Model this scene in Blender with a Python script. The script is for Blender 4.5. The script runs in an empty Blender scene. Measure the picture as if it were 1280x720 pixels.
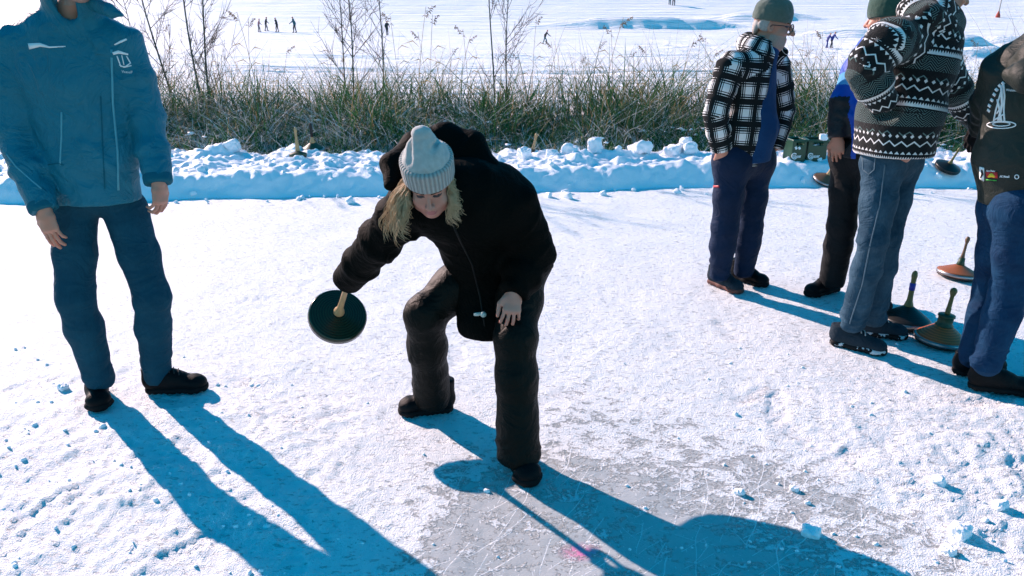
import bpy, math, random
import numpy as np
from mathutils import Vector, Matrix
from mathutils.bvhtree import BVHTree

random.seed(7)
RNG = np.random.default_rng(11)
scene = bpy.context.scene
COL = scene.collection

# ------------------------------------------------------------------ camera
FPX, PITCH, CAM_H = 924.0, math.radians(20.2), 1.68
CAM = np.array([0.0, 0.0, CAM_H])
_F = np.array([0, math.cos(PITCH), -math.sin(PITCH)])
_U = np.array([0, math.sin(PITCH), math.cos(PITCH)])


def sight(x, y):
    """direction from the eye through a point of the 1280x720 picture (survey helper)"""
    return np.array([x - 640.0, 0, 0]) - (y - 360.0) * _U + FPX * _F


def A(x, y, Y):
    """the world point seen at picture point (x, y) that lies at distance Y"""
    d = sight(x, y)
    return CAM + d * (Y / d[1])


def GZ(x, y, z=0.0):
    """the world point at height z seen at picture point (x, y)"""
    d = sight(x, y)
    return CAM + d * ((z - CAM_H) / d[2])


cam = bpy.data.cameras.new('camera')
cam.sensor_width = 36
cam.lens = FPX / 1280 * 36
cam.clip_start, cam.clip_end = 0.05, 5000
camo = bpy.data.objects.new('camera', cam)
camo.location = CAM
camo.rotation_euler = (math.pi / 2 - PITCH, 0, 0)
COL.objects.link(camo)
scene.camera = camo

# ------------------------------------------------------------------ light
SUN_EL, SUN_AZ = math.radians(25), math.radians(136.5)
SUN_V = np.array([math.cos(SUN_AZ) * math.cos(SUN_EL), math.sin(SUN_AZ) * math.cos(SUN_EL), math.sin(SUN_EL)])
world = bpy.data.worlds.new('World')
scene.world = world
world.use_nodes = True
wt = world.node_tree
bg = wt.nodes['Background']
sky = wt.nodes.new('ShaderNodeTexSky')
sky.sky_type = 'NISHITA'
sky.sun_disc = False
sky.sun_elevation = SUN_EL
sky.sun_rotation = math.radians(-46.5)
sky.altitude = 900
sky.air_density = 1.0
sky.dust_density = 0.2
sky.ozone_density = 4.0
hs = wt.nodes.new('ShaderNodeHueSaturation')
hs.inputs['Hue'].default_value = 0.474
hs.inputs['Saturation'].default_value = 1.6
wt.links.new(sky.outputs[0], hs.inputs['Color'])
wt.links.new(hs.outputs[0], bg.inputs[0])
bg.inputs[1].default_value = 0.12

sun = bpy.data.lights.new('sun', 'SUN')
sun.energy = 5.0
sun.angle = math.radians(0.5)
sun.color = (1.0, 0.735, 0.665)
suno = bpy.data.objects.new('sun', sun)
suno.rotation_euler = Vector(SUN_V).to_track_quat('Z', 'Y').to_euler()
suno.location = (-20, 20, 20)
COL.objects.link(suno)

scene.view_settings.view_transform = 'Standard'
scene.view_settings.look = 'None'
scene.view_settings.exposure = 0.91
scene.view_settings.gamma = 1.0
scene.render.engine = 'CYCLES'
scene.cycles.use_denoising = True
scene.cycles.max_bounces = 6
scene.cycles.diffuse_bounces = 3
scene.cycles.transparent_max_bounces = 8


# ------------------------------------------------------------------ noise
_perm = np.random.default_rng(5).permutation(256)
_perm = np.concatenate([_perm, _perm, _perm]).astype(np.int64)
_gr = np.random.default_rng(6).normal(size=(256, 3))
_gr /= np.linalg.norm(_gr, axis=1)[:, None]


def noise(p):
    p = np.asarray(p, float)
    i = np.floor(p).astype(np.int64)
    f = p - i
    i &= 255
    w = f * f * f * (f * (f * 6 - 15) + 10)
    out = 0
    for dx in (0, 1):
        wx = w[:, 0] if dx else 1 - w[:, 0]
        for dy in (0, 1):
            wy = w[:, 1] if dy else 1 - w[:, 1]
            for dz in (0, 1):
                wz = w[:, 2] if dz else 1 - w[:, 2]
                g = _gr[_perm[_perm[_perm[i[:, 0] + dx] + i[:, 1] + dy] + i[:, 2] + dz]]
                out = out + wx * wy * wz * ((f[:, 0] - dx) * g[:, 0] + (f[:, 1] - dy) * g[:, 1] + (f[:, 2] - dz) * g[:, 2])
    return out * 1.6


def fbm(p, o=4, lac=2.1, gain=0.5):
    s, a = 0, 1.0
    p = np.asarray(p, float)
    for k in range(o):
        s = s + a * noise(p + 17.3 * k)
        p = p * lac
        a *= gain
    return s


def ridged(p):
    return 1 - 2 * np.minimum(np.abs(noise(p)) * 1.7, 1)


def sstep(a, b, x):
    t = np.clip((x - a) / (b - a), 0, 1)
    return t * t * (3 - 2 * t)


def nrm(v):
    v = np.asarray(v, float)
    return v / max(np.linalg.norm(v), 1e-9)


# ------------------------------------------------------------------ objects
def link(name, verts, faces, mats, parent=None, origin=None, smooth=True, uv=None, fmat=None, attrs=None):
    """one mesh object; vertices are given in world space and stored about the origin"""
    me = bpy.data.meshes.new(name)
    verts = np.asarray(verts, float)
    if origin is None:
        origin, up = np.zeros(3), parent
        while up is not None:
            origin, up = origin + np.array(up.location), up.parent
    v = verts - origin
    if isinstance(faces, np.ndarray) and faces.ndim == 2:
        n, k = faces.shape
        me.vertices.add(len(v))
        me.vertices.foreach_set('co', v.astype(np.float32).ravel())
        me.loops.add(n * k)
        me.loops.foreach_set('vertex_index', faces.astype(np.int32).ravel())
        me.polygons.add(n)
        me.polygons.foreach_set('loop_start', np.arange(0, n * k, k, dtype=np.int32))
        me.update(calc_edges=True)
        me.validate()
    else:
        me.from_pydata([tuple(a) for a in v], [], [tuple(int(i) for i in f) for f in faces])
    me.polygons.foreach_set('use_smooth', [smooth] * len(me.polygons))
    for m in (mats if isinstance(mats, (list, tuple)) else [mats]):
        me.materials.append(m)
    if fmat is not None and len(fmat) == len(me.polygons):
        me.polygons.foreach_set('material_index', np.asarray(fmat, np.int32))
    if uv is not None and len(uv) == len(me.loops):
        l = me.uv_layers.new(name='UVMap')
        l.data.foreach_set('uv', np.asarray(uv, np.float32).ravel())
    for an, av in (attrs or {}).items():
        a = me.attributes.new(an, 'FLOAT', 'POINT')
        a.data.foreach_set('value', np.asarray(av, np.float32))
    me.update()
    o = bpy.data.objects.new(name, me)
    COL.objects.link(o)
    if parent is not None:
        o.parent = parent
    else:
        o.location = origin
    return o


def tag(o, label=None, cat=None, group=None, kind=None):
    if label:
        o['label'] = label
    if cat:
        o['category'] = cat
    if group:
        o['group'] = group
    if kind:
        o['kind'] = kind
    return o


def thing(name, label, cat, loc, group=None):
    o = bpy.data.objects.new(name, None)
    o.empty_display_size = 0.1
    COL.objects.link(o)
    o.location = loc
    return tag(o, label, cat, group)


# ------------------------------------------------------------------ materials
class V:
    """a number socket with arithmetic"""
    def __init__(s, T, k):
        s.T, s.k = T, k

    def _m(s, op, b=None, c=None, flip=False):
        a = s
        if flip:
            a, b = b, s
        return s.T.math(op, a, b, c)
    def __add__(s, b): return s._m('ADD', b)
    def __radd__(s, b): return s._m('ADD', b)
    def __sub__(s, b): return s._m('SUBTRACT', b)
    def __rsub__(s, b): return s._m('SUBTRACT', b, flip=True)
    def __mul__(s, b): return s._m('MULTIPLY', b)
    def __rmul__(s, b): return s._m('MULTIPLY', b)
    def __truediv__(s, b): return s._m('DIVIDE', b)
    def __lt__(s, b): return s._m('LESS_THAN', b)
    def __gt__(s, b): return s._m('GREATER_THAN', b)
    def abs(s): return s._m('ABSOLUTE')
    def fract(s): return s._m('FRACT')
    def floor(s): return s._m('FLOOR')
    def sin(s): return s._m('SINE')
    def min(s, b): return s._m('MINIMUM', b)
    def max(s, b): return s._m('MAXIMUM', b)
    def tri(s): return (s.fract() - 0.5).abs() * 2
    def clamp(s): return s._m('MAXIMUM', 0.0)._m('MINIMUM', 1.0)
    def ss(s, a, b): return s.T.smooth(s, a, b)


class Tree:
    def __init__(s, name):
        s.mat = bpy.data.materials.new(name)
        s.mat.use_nodes = True
        s.t = s.mat.node_tree
        s.p = s.t.nodes['Principled BSDF']
        s.out = s.t.nodes['Material Output']

    def node(s, t, **kw):
        n = s.t.nodes.new(t)
        for k, v in kw.items():
            setattr(n, k, v)
        return n

    def put(s, sock, v):
        if isinstance(v, V):
            s.t.links.new(v.k, sock)
        elif isinstance(v, bpy.types.NodeSocket):
            s.t.links.new(v, sock)
        elif isinstance(v, (tuple, list)):
            sock.default_value = tuple(v) + ((1,) if len(sock.default_value) == 4 and len(v) == 3 else ())
        else:
            sock.default_value = v

    def math(s, op, a, b=None, c=None):
        n = s.node('ShaderNodeMath', operation=op)
        s.put(n.inputs[0], a)
        if b is not None:
            s.put(n.inputs[1], b)
        if c is not None:
            s.put(n.inputs[2], c)
        return V(s, n.outputs[0])

    def smooth(s, v, a, b):
        n = s.node('ShaderNodeMapRange', interpolation_type='SMOOTHSTEP')
        s.put(n.inputs[0], v)
        n.inputs[1].default_value, n.inputs[2].default_value = a, b
        return V(s, n.outputs[0])

    def coords(s, kind='Object', scale=(1, 1, 1), rot=(0, 0, 0), loc=(0, 0, 0)):
        tc = s.node('ShaderNodeTexCoord')
        if tuple(scale) == (1, 1, 1) and tuple(rot) == (0, 0, 0) and tuple(loc) == (0, 0, 0):
            return tc.outputs[kind]
        m = s.node('ShaderNodeMapping')
        s.t.links.new(tc.outputs[kind], m.inputs[0])
        m.inputs['Scale'].default_value = scale
        m.inputs['Rotation'].default_value = rot
        m.inputs['Location'].default_value = loc
        return m.outputs[0]

    def xyz(s, sock):
        n = s.node('ShaderNodeSeparateXYZ')
        s.t.links.new(sock, n.inputs[0])
        return [V(s, o) for o in n.outputs]

    def noise(s, scale, detail=3, rough=0.55, co=None, dist=0.0):
        n = s.node('ShaderNodeTexNoise')
        s.t.links.new(co if co is not None else s.coords(), n.inputs['Vector'])
        n.inputs['Scale'].default_value = scale
        n.inputs['Detail'].default_value = detail
        n.inputs['Roughness'].default_value = rough
        n.inputs['Distortion'].default_value = dist
        return V(s, n.outputs[0])

    def attr(s, name):
        n = s.node('ShaderNodeAttribute', attribute_name=name)
        return V(s, n.outputs['Fac'])

    def mix(s, fac, a, b):
        n = s.node('ShaderNodeMix', data_type='RGBA')
        s.put(n.inputs[0], fac)
        s.put(n.inputs[6], a)
        s.put(n.inputs[7], b)
        return n.outputs[2]

    def bump(s, h, strength=0.3, dist=0.01):
        n = s.node('ShaderNodeBump')
        s.put(n.inputs['Height'], h)
        n.inputs['Strength'].default_value = strength
        n.inputs['Distance'].default_value = dist
        s.t.links.new(n.outputs[0], s.p.inputs['Normal'])

    def done(s, color, rough=0.8, spec=0.3, metal=0.0, **kw):
        s.put(s.p.inputs['Base Color'], color)
        s.put(s.p.inputs['Roughness'], rough)
        s.put(s.p.inputs['Specular IOR Level'], spec)
        s.put(s.p.inputs['Metallic'], metal)
        for k, v in kw.items():
            s.put(s.p.inputs[k.replace('_', ' ')], v)
        return s.mat


def dim(c, k):
    return tuple(x * k for x in c)


def cloth(name, col, var=0.25, scale=9, weave=350, bump=0.25, rough=0.85, spec=0.2, sheen=0.0):
    T = Tree(name)
    n = T.noise(scale, 4)
    fine = T.noise(weave, 2)
    c = T.mix((n * 1.6 - 0.3).clamp(), dim(col, 1 - var), dim(col, 1 + var))
    cr = (T.noise(8, 4, 0.55, dist=1.5) - 0.5).abs() * -7.0
    T.bump(fine * 0.35 + T.noise(40, 3) * 0.5 + cr._m('MAXIMUM', -1.0), bump * 1.9, 0.006)
    return T.done(c, rough, spec, Sheen_Weight=sheen)


def denim(name, col, fade):
    T = Tree(name)
    n = T.noise(7, 5, 0.6)
    st = T.noise(160, 2, co=T.coords(scale=(1, 1, 0.25)))
    c = T.mix(((n - 0.30) * 1.5).clamp(), col, fade)
    c = T.mix((st * 0.6 - 0.1).clamp(), c, dim(col, 0.55))
    cr = (T.noise(6, 3, 0.5, dist=1.5, co=T.coords(scale=(1, 1, 1.7))) - 0.5).abs() * -6.0
    T.bump(st * 0.4 + T.noise(30, 4) * 0.25 + cr._m('MAXIMUM', -1.0), 0.5, 0.008)
    return T.done(c, 0.85, 0.15)


def plain(name, col, rough=0.6, spec=0.4, var=0.15, scale=20, bump=0.0, metal=0.0):
    T = Tree(name)
    n = T.noise(scale, 4)
    if bump:
        T.bump(T.noise(scale * 4, 4), bump, 0.004)
    return T.done(T.mix(n, dim(col, 1 - var), dim(col, 1 + var)), rough, spec, metal)
# ------------------------------------------------------------------ signed-distance modelling
class Field:
    def __init__(s, lo, hi, h, fine=()):
        s.ax = []
        for i in range(3):
            x, a = lo[i], []
            while x < hi[i]:
                a.append(x)
                st = h
                for (fl, fh, fs) in fine:
                    if fl[i] - h < x < fh[i]:
                        st = min(st, fs)
                x += st
            s.ax.append(np.array(a))
        s.f = np.full([len(a) for a in s.ax], 0.2, np.float32)
        s.bones = []

    def _box(s, lo, hi):
        sl = []
        for i in range(3):
            a = np.searchsorted(s.ax[i], lo[i])
            b = np.searchsorted(s.ax[i], hi[i])
            if b <= a:
                return None, None
            sl.append(slice(a, b))
        g = np.meshgrid(*[s.ax[i][sl[i]].astype(np.float32) for i in range(3)], indexing='ij')
        return tuple(sl), g

    def _op(s, sl, d, k, op):
        f = s.f[sl]
        if op == 'u':
            h = np.maximum(k - np.abs(f - d), 0) / k
            s.f[sl] = np.minimum(f, d) - h * h * k * 0.25
        else:                                   # cut away
            d = -d
            h = np.maximum(k - np.abs(f - d), 0) / k
            s.f[sl] = np.maximum(f, d) + h * h * k * 0.25

    def seg(s, a, b, ra, rb, side=None, k=0.02, op='u', bone=None, cap=1.0):
        a, b = np.asarray(a, float), np.asarray(b, float)
        ra = (ra, ra) if np.isscalar(ra) else ra
        rb = (rb, rb) if np.isscalar(rb) else rb
        m = max(max(ra), max(rb)) + k + 0.03
        sl, g = s._box(np.minimum(a, b) - m, np.maximum(a, b) + m)
        ab = b - a
        L = np.linalg.norm(ab)
        ax = ab / max(L, 1e-6)
        sd = np.array([1.0, 0, 0]) if side is None else np.asarray(side, float)
        sd = sd - ax * (sd @ ax)
        if np.linalg.norm(sd) < 1e-3:
            sd = np.cross(ax, [0, 1, 0.1])
        sd = nrm(sd)
        fr = np.cross(ax, sd)
        if bone is not None:
            s.bones.append((a, ax, L, sd, fr, ra, rb) + tuple(bone))
        if sl is None:
            return
        x, y, z = g[0] - a[0], g[1] - a[1], g[2] - a[2]
        w = x * ax[0] + y * ax[1] + z * ax[2]
        t = np.clip(w / max(L, 1e-6), 0, 1)
        e = w - t * L
        p = x * sd[0] + y * sd[1] + z * sd[2]
        q = x * fr[0] + y * fr[1] + z * fr[2]
        rx = ra[0] + (rb[0] - ra[0]) * t
        ry = ra[1] + (rb[1] - ra[1]) * t
        rm = np.minimum(rx, ry)
        d = (np.sqrt((p / rx) ** 2 + (q / ry) ** 2 + (e / (rm * cap)) ** 2) - 1) * rm
        s._op(sl, d, k, op)

    def chain(s, pts, side=None, k=0.02, op='u', name=None, cap=1.0):
        v = 0.0
        for (a, ra), (b, rb) in zip(pts[:-1], pts[1:]):
            s.seg(a, b, ra, rb, side, k, op, None if name is None else (name, v), cap)
            v += float(np.linalg.norm(np.asarray(b) - np.asarray(a)))

    def ell(s, c, r, R=np.eye(3), k=0.01, op='u'):
        c = np.asarray(c, float)
        r = (r, r, r) if np.isscalar(r) else r
        m = max(r) + k + 0.02
        sl, g = s._box(c - m, c + m)
        if sl is None:
            return
        x, y, z = g[0] - c[0], g[1] - c[1], g[2] - c[2]
        l = [x * R[0][i] + y * R[1][i] + z * R[2][i] for i in range(3)]
        k0 = np.sqrt((l[0] / r[0]) ** 2 + (l[1] / r[1]) ** 2 + (l[2] / r[2]) ** 2)
        k1 = np.sqrt((l[0] / r[0] ** 2) ** 2 + (l[1] / r[1] ** 2) ** 2 + (l[2] / r[2] ** 2) ** 2)
        s._op(sl, k0 * (k0 - 1) / np.maximum(k1, 1e-6), k, op)

    def box(s, c, hf, R=np.eye(3), r=0.01, k=0.01, op='u'):
        c = np.asarray(c, float)
        m = np.linalg.norm(hf) + k + 0.02
        sl, g = s._box(c - m, c + m)
        if sl is None:
            return
        x, y, z = g[0] - c[0], g[1] - c[1], g[2] - c[2]
        q = [np.abs(x * R[0][i] + y * R[1][i] + z * R[2][i]) - (hf[i] - r) for i in range(3)]
        d = np.sqrt(sum(np.maximum(a, 0) ** 2 for a in q)) + np.minimum(np.maximum(np.maximum(q[0], q[1]), q[2]), 0) - r
        s._op(sl, d, k, op)

    def cut(s, p, n, reach=0.4, k=0.006):
        """remove what lies beyond the plane (p, n), within reach of p"""
        p, n = np.asarray(p, float), nrm(n)
        sl, g = s._box(p - reach, p + reach)
        if sl is None:
            return
        d = (g[0] - p[0]) * n[0] + (g[1] - p[1]) * n[1] + (g[2] - p[2]) * n[2]
        dd = np.sqrt((g[0] - p[0]) ** 2 + (g[1] - p[1]) ** 2 + (g[2] - p[2]) ** 2) - reach * 0.97
        d = np.minimum(d, -dd)
        s._op(sl, -d, k, 'c')

    def mesh(s, smooth=2):
        f = s.f
        ins = f < 0
        n = np.array(f.shape) - 1
        c = np.zeros(n, np.int8)
        for i in (0, 1):
            for j in (0, 1):
                for k in (0, 1):
                    c += ins[i:i + n[0], j:j + n[1], k:k + n[2]]
        m = (c > 0) & (c < 8)
        idx = np.full(n, -1, np.int64)
        cells = np.argwhere(m)
        idx[m] = np.arange(len(cells))
        acc = np.zeros((len(cells), 3))
        cnt = np.zeros(len(cells))
        corn = [(i, j, k) for i in (0, 1) for j in (0, 1) for k in (0, 1)]
        for p in corn:
            for a in range(3):
                if p[a]:
                    continue
                q = list(p)
                q[a] = 1
                P, Q = cells + p, cells + q
                fp = f[P[:, 0], P[:, 1], P[:, 2]]
                fq = f[Q[:, 0], Q[:, 1], Q[:, 2]]
                cr = (fp < 0) != (fq < 0)
                t = np.where(cr, fp / np.where(cr, fp - fq, 1), 0)
                for d in range(3):
                    xp, xq = s.ax[d][P[:, d]], s.ax[d][Q[:, d]]
                    acc[:, d] += np.where(cr, xp + (xq - xp) * t, 0)
                cnt += cr
        v = acc / np.maximum(cnt, 1)[:, None]
        quads = []
        for a in range(3):
            b, e = (a + 1) % 3, (a + 2) % 3
            lo = [slice(None)] * 3
            hi = [slice(None)] * 3
            lo[a] = slice(0, -1)
            hi[a] = slice(1, None)
            for z in (b, e):
                lo[z] = slice(1, -1)
                hi[z] = slice(1, -1)
            sa, sb = ins[tuple(lo)], ins[tuple(hi)]
            for flip in (False, True):
                w = np.argwhere((sa & ~sb) if not flip else (~sa & sb))
                if not len(w):
                    continue
                w[:, b] += 1
                w[:, e] += 1
                def at(db, de):
                    ww = w.copy()
                    ww[:, b] += db
                    ww[:, e] += de
                    return idx[ww[:, 0], ww[:, 1], ww[:, 2]]
                q = np.stack([at(-1, -1), at(0, -1), at(0, 0), at(-1, 0)], 1)
                quads.append(q[:, ::-1] if flip else q)
        q = np.concatenate(quads)
        q = q[(q >= 0).all(1)]
        for _ in range(smooth):
            v = relax(v, q, 0.5)
        return v, q


def relax(v, q, k):
    acc = np.zeros_like(v)
    cnt = np.zeros(len(v))
    for i in range(4):
        for j in (1, 3):
            np.add.at(acc, q[:, i], v[q[:, (i + j) % 4]])
            np.add.at(cnt, q[:, i], 1)
    return v + k * (acc / np.maximum(cnt, 1)[:, None] - v)


def normals(v, q):
    fn = np.cross(v[q[:, 2]] - v[q[:, 0]], v[q[:, 3]] - v[q[:, 1]])
    vn = np.zeros_like(v)
    for i in range(4):
        np.add.at(vn, q[:, i], fn)
    return vn / np.maximum(np.linalg.norm(vn, axis=1), 1e-12)[:, None]


def bone_of(p, bones):
    best = np.full(len(p), 1e9)
    bi = np.zeros(len(p), int)
    for n, (a, ax, L, sd, fr, ra, rb, nm, v0) in enumerate(bones):
        x = p - a
        w = x @ ax
        t = np.clip(w / L, 0, 1)
        d = np.sqrt(((x @ sd) / (ra[0] + (rb[0] - ra[0]) * t)) ** 2 + ((x @ fr) / (ra[1] + (rb[1] - ra[1]) * t)) ** 2 + ((w - t * L) / min(ra)) ** 2)
        m = d < best
        best[m] = d[m]
        bi[m] = n
    return bi


def bone_uv(v, q, bones, girth):
    """cloth coordinates in metres: around the limb and along it; girth by chain name"""
    c = v[q].mean(1)
    bi = bone_of(c, bones)
    uv = np.zeros((len(q), 4, 2))
    for n, (a, ax, L, sd, fr, ra, rb, nm, v0) in enumerate(bones):
        m = bi == n
        if not m.any():
            continue
        x = v[q[m]] - a
        th = np.arctan2(x @ sd, x @ fr) / (2 * math.pi)
        th = th - np.round(th - th[:, :1])
        uv[m, :, 0] = th * girth.get(nm, 0.5)
        uv[m, :, 1] = x @ ax + v0
    return uv.reshape(-1, 2)


def fold(v, q, folds, amp_all=0.0, seed=0):
    """push cloth in and out: folds = (centre, radius, amplitude, axis, across freq, along freq);
    creases come in patches, tilt a little and are sharper inward than outward"""
    d = amp_all * fbm(v * 7 + seed, 3)
    g = np.random.default_rng(seed + 100)
    warp = np.stack([noise(v * 5 + seed), noise(v * 5 + seed + 31), noise(v * 5 + seed + 57)], 1)
    for i, (c, r, amp, ax, fh, fl) in enumerate(folds):
        c = np.asarray(c)
        x = v - c
        w = np.exp(-(x ** 2).sum(1) / (r * r))
        patch = sstep(-0.25, 0.45, noise(v * 7 + seed + 5 * i))
        for tl, k in ((0.45, 0.7), (-0.5, 0.6)):
            a = nrm(nrm(ax) + g.normal(size=3) * 0.12 + np.array([tl, tl * 0.5, 0]))
            al = x @ a
            ot = x - al[:, None] * a
            p = ot * fl + (al * fh * 0.55)[:, None] * a + warp * 0.55
            n = noise(p + seed * 3.7 + tl * 9)
            d = d + w * amp * k * (0.3 + 0.7 * patch) * (1 - np.minimum(np.abs(n) * 3.2, 1.25) ** 0.8 * 1.3)
    return v + normals(v, q) * d[:, None]


# ------------------------------------------------------------------ simple meshes
class MB:
    """collects lathes, tubes and boxes into one mesh"""
    def __init__(s):
        s.v, s.f = [], []

    def add(s, v, f):
        o = len(s.v)
        s.v += [tuple(a) for a in v]
        s.f += [tuple(i + o for i in g) for g in f]
        return s

    def lathe(s, prof, M=np.eye(4), n=28):
        vs, fs = [], []
        for r, z in prof:
            for i in range(n):
                a = 2 * math.pi * i / n
                vs.append((M @ np.array([r * math.cos(a), r * math.sin(a), z, 1]))[:3])
        for j in range(len(prof) - 1):
            for i in range(n):
                k = (i + 1) % n
                fs.append((j * n + i, j * n + k, (j + 1) * n + k, (j + 1) * n + i))
        fs.append(tuple(range(n))[::-1])
        fs.append(tuple((len(prof) - 1) * n + i for i in range(n)))
        return s.add(vs, fs)

    def tube(s, pts, rad, n=6):
        pts = [np.asarray(p, float) for p in pts]
        rad = [rad] * len(pts) if np.isscalar(rad) else rad
        vs, fs = [], []
        u = None
        for i, p in enumerate(pts):
            t = nrm(pts[min(i + 1, len(pts) - 1)] - pts[max(i - 1, 0)])
            if u is None:
                u = np.cross(t, [0, 0, 1] if abs(t[2]) < 0.9 else [1, 0, 0])
            u = nrm(u - t * (u @ t))
            w = np.cross(t, u)
            for k in range(n):
                a = 2 * math.pi * k / n
                vs.append(p + rad[i] * (math.cos(a) * u + math.sin(a) * w))
        for j in range(len(pts) - 1):
            for k in range(n):
                l = (k + 1) % n
                fs.append((j * n + k, j * n + l, (j + 1) * n + l, (j + 1) * n + k))
        fs.append(tuple(range(n))[::-1])
        fs.append(tuple((len(pts) - 1) * n + k for k in range(n)))
        return s.add(vs, fs)

    def box(s, c, hf, R=np.eye(3), bev=0.0):
        c = np.asarray(c, float)
        hf = np.asarray(hf, float)
        if bev <= 0:
            vs = [c + R @ (hf * (x, y, z)) for z in (-1, 1) for y in (-1, 1) for x in (-1, 1)]
            return s.add(vs, [(0, 2, 3, 1), (4, 5, 7, 6), (0, 1, 5, 4), (2, 6, 7, 3), (0, 4, 6, 2), (1, 3, 7, 5)])
        b = bev
        ring = []
        for z, ins in ((-1, b), (-1, 0), (1, 0), (1, b)):
            zz = z * hf[2] if ins else z * (hf[2] - b)
            X, Y = hf[0] - ins, hf[1] - ins
            for (x, y) in ((X - b, -Y), (X, -Y + b), (X, Y - b), (X - b, Y), (-X + b, Y), (-X, Y - b), (-X, -Y + b), (-X + b, -Y)):
                ring.append(c + R @ np.array([x, y, zz]))
        fs = [tuple(range(8))[::-1], tuple(24 + i for i in range(8))]
        for j in range(3):
            for i in range(8):
                k = (i + 1) % 8
                fs.append((j * 8 + i, j * 8 + k, (j + 1) * 8 + k, (j + 1) * 8 + i))
        return s.add(ring, fs)

    def build(s, name, mat, parent=None, smooth=True, **kw):
        return link(name, np.array(s.v), s.f, mat, parent, smooth=smooth, **kw)


def frame_to(z, x=(1, 0, 0)):
    z = nrm(z)
    x = np.asarray(x, float)
    x = x - z * (x @ z)
    if np.linalg.norm(x) < 1e-4:
        x = np.cross(z, [0, 1, 0])
    x = nrm(x)
    return np.stack([x, np.cross(z, x), z], 1)


def mat4(R, t):
    M = np.eye(4)
    M[:3, :3] = R
    M[:3, 3] = t
    return M
# ------------------------------------------------------------------ snow and ice materials
def snow_mat(name, scale=1.0, tracks=False):
    T = Tree(name)
    n = T.noise(14 * scale, 5, 0.6)
    f = T.noise(120 * scale, 3, 0.6)
    h = n * 0.8 + f * 0.5
    if tracks:
        t1 = T.noise(1.0, 5, 0.62, co=T.coords(scale=(0.05, 1.1, 1), rot=(0, 0, 0.05)), dist=0.6)
        t2 = T.noise(1.0, 4, 0.6, co=T.coords(scale=(0.02, 0.5, 1), rot=(0, 0, -0.12)), dist=0.4)
        T.bump(t1 * 1.6 + t2 * 1.6 + T.noise(3, 5) * 0.3, 1.0, 0.4)
        c = T.mix((t2 * 2.6 - 0.9).clamp(), (0.88, 0.89, 0.93), (0.95, 0.95, 0.96))
    else:
        T.bump(h, 0.6, 0.02)
        c = T.mix(n, (0.86, 0.88, 0.94), (0.95, 0.95, 0.97))
    return T.done(c, 0.55, 0.25)


def ice_mat():
    T = Tree('snowy_ice')
    co = T.coords()
    ice = T.attr('ice')                           # 0 trodden snow .. 1 bare ice
    flat = T.coords(scale=(1, 1, 0))
    mott = T.noise(11, 6, 0.68, co=T.coords(scale=(1, 1.5, 0), rot=(0, 0, 0.6)), dist=0.5)
    fine = T.noise(60, 5, 0.7, co=flat)
    m = (ice + (mott - 0.5) * 1.5 + (fine - 0.5) * 0.9).ss(0.42, 0.60)
    # skate and stock scratches: thin light lines in several directions
    sc = None
    for ang, k, th in ((0.75, 9, 0.012), (0.95, 14, 0.010), (0.35, 11, 0.012), (-0.5, 7, 0.008), (1.9, 8, 0.009)):
        x, y, z = T.xyz(T.coords(rot=(0, 0, ang)))
        wob = T.noise(2.2, 2, co=T.coords(scale=(1, 1, 0), rot=(0, 0, ang), loc=(k, 0, 0)))
        brk = T.noise(3.1, 2, co=T.coords(scale=(2.5, 0.5, 0), rot=(0, 0, ang), loc=(0, k, 0)))
        l = ((x * k + wob * 1.6).tri() < th * k * 0.34) * (brk > 0.53)
        sc = l if sc is None else sc.max(l)
    chips = (T.noise(95, 2, 0.5, co=T.coords(scale=(1.0, 0.45, 0), rot=(0, 0, 0.9))) > 0.67)
    fleck = (T.noise(34, 3, 0.6, co=T.coords(scale=(0.75, 1.9, 0), rot=(0, 0, -0.25)), dist=0.4) - 0.5 + (mott - 0.5) * 0.35).ss(0.105, 0.14)
    m = m.max(fleck * 0.75)
    m = m * (1 - sc * 0.8) * (1 - chips * 0.75)
    lx, ly, lz = T.xyz(co)
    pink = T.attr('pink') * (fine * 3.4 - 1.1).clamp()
    snow = T.mix((mott * 1.6 - 0.4).clamp(), (0.80, 0.86, 0.90), (0.90, 0.92, 0.93))
    icec = T.mix(T.noise(6, 4, co=flat), (0.36, 0.40, 0.41), (0.51, 0.52, 0.52))
    c = T.mix(m, snow, icec)
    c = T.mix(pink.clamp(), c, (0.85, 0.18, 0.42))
    T.bump((mott * 0.7 + fine * 0.8 + T.noise(170, 3, 0.6, co=flat) * 0.7) * (1 - m * 0.85), 0.9, 0.015)
    T.put(T.p.inputs['Roughness'], 0.5 - m * 0.12)
    return T.done(c, 0.62 - m * 0.3, 0.3)


M_ICE = ice_mat()
M_FIELD = snow_mat('field_snow', 0.2, True)
M_BANK = snow_mat('piled_snow')


def fan(ys, us, zf):
    """a ground sheet whose columns fan out from the camera; zf(x, y) gives its height"""
    Y, Uu = np.meshgrid(ys, us, indexing='ij')
    X = Uu * (Y + 1.0)
    x, y = X.ravel(), Y.ravel()
    z = zf(x, y)
    n, m = len(ys), len(us)
    i = (np.arange(n - 1)[:, None] * m + np.arange(m - 1)[None, :]).ravel()
    q = np.stack([i, i + 1, i + m + 1, i + m], 1)
    return np.stack([x, y, z], 1), q


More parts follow.
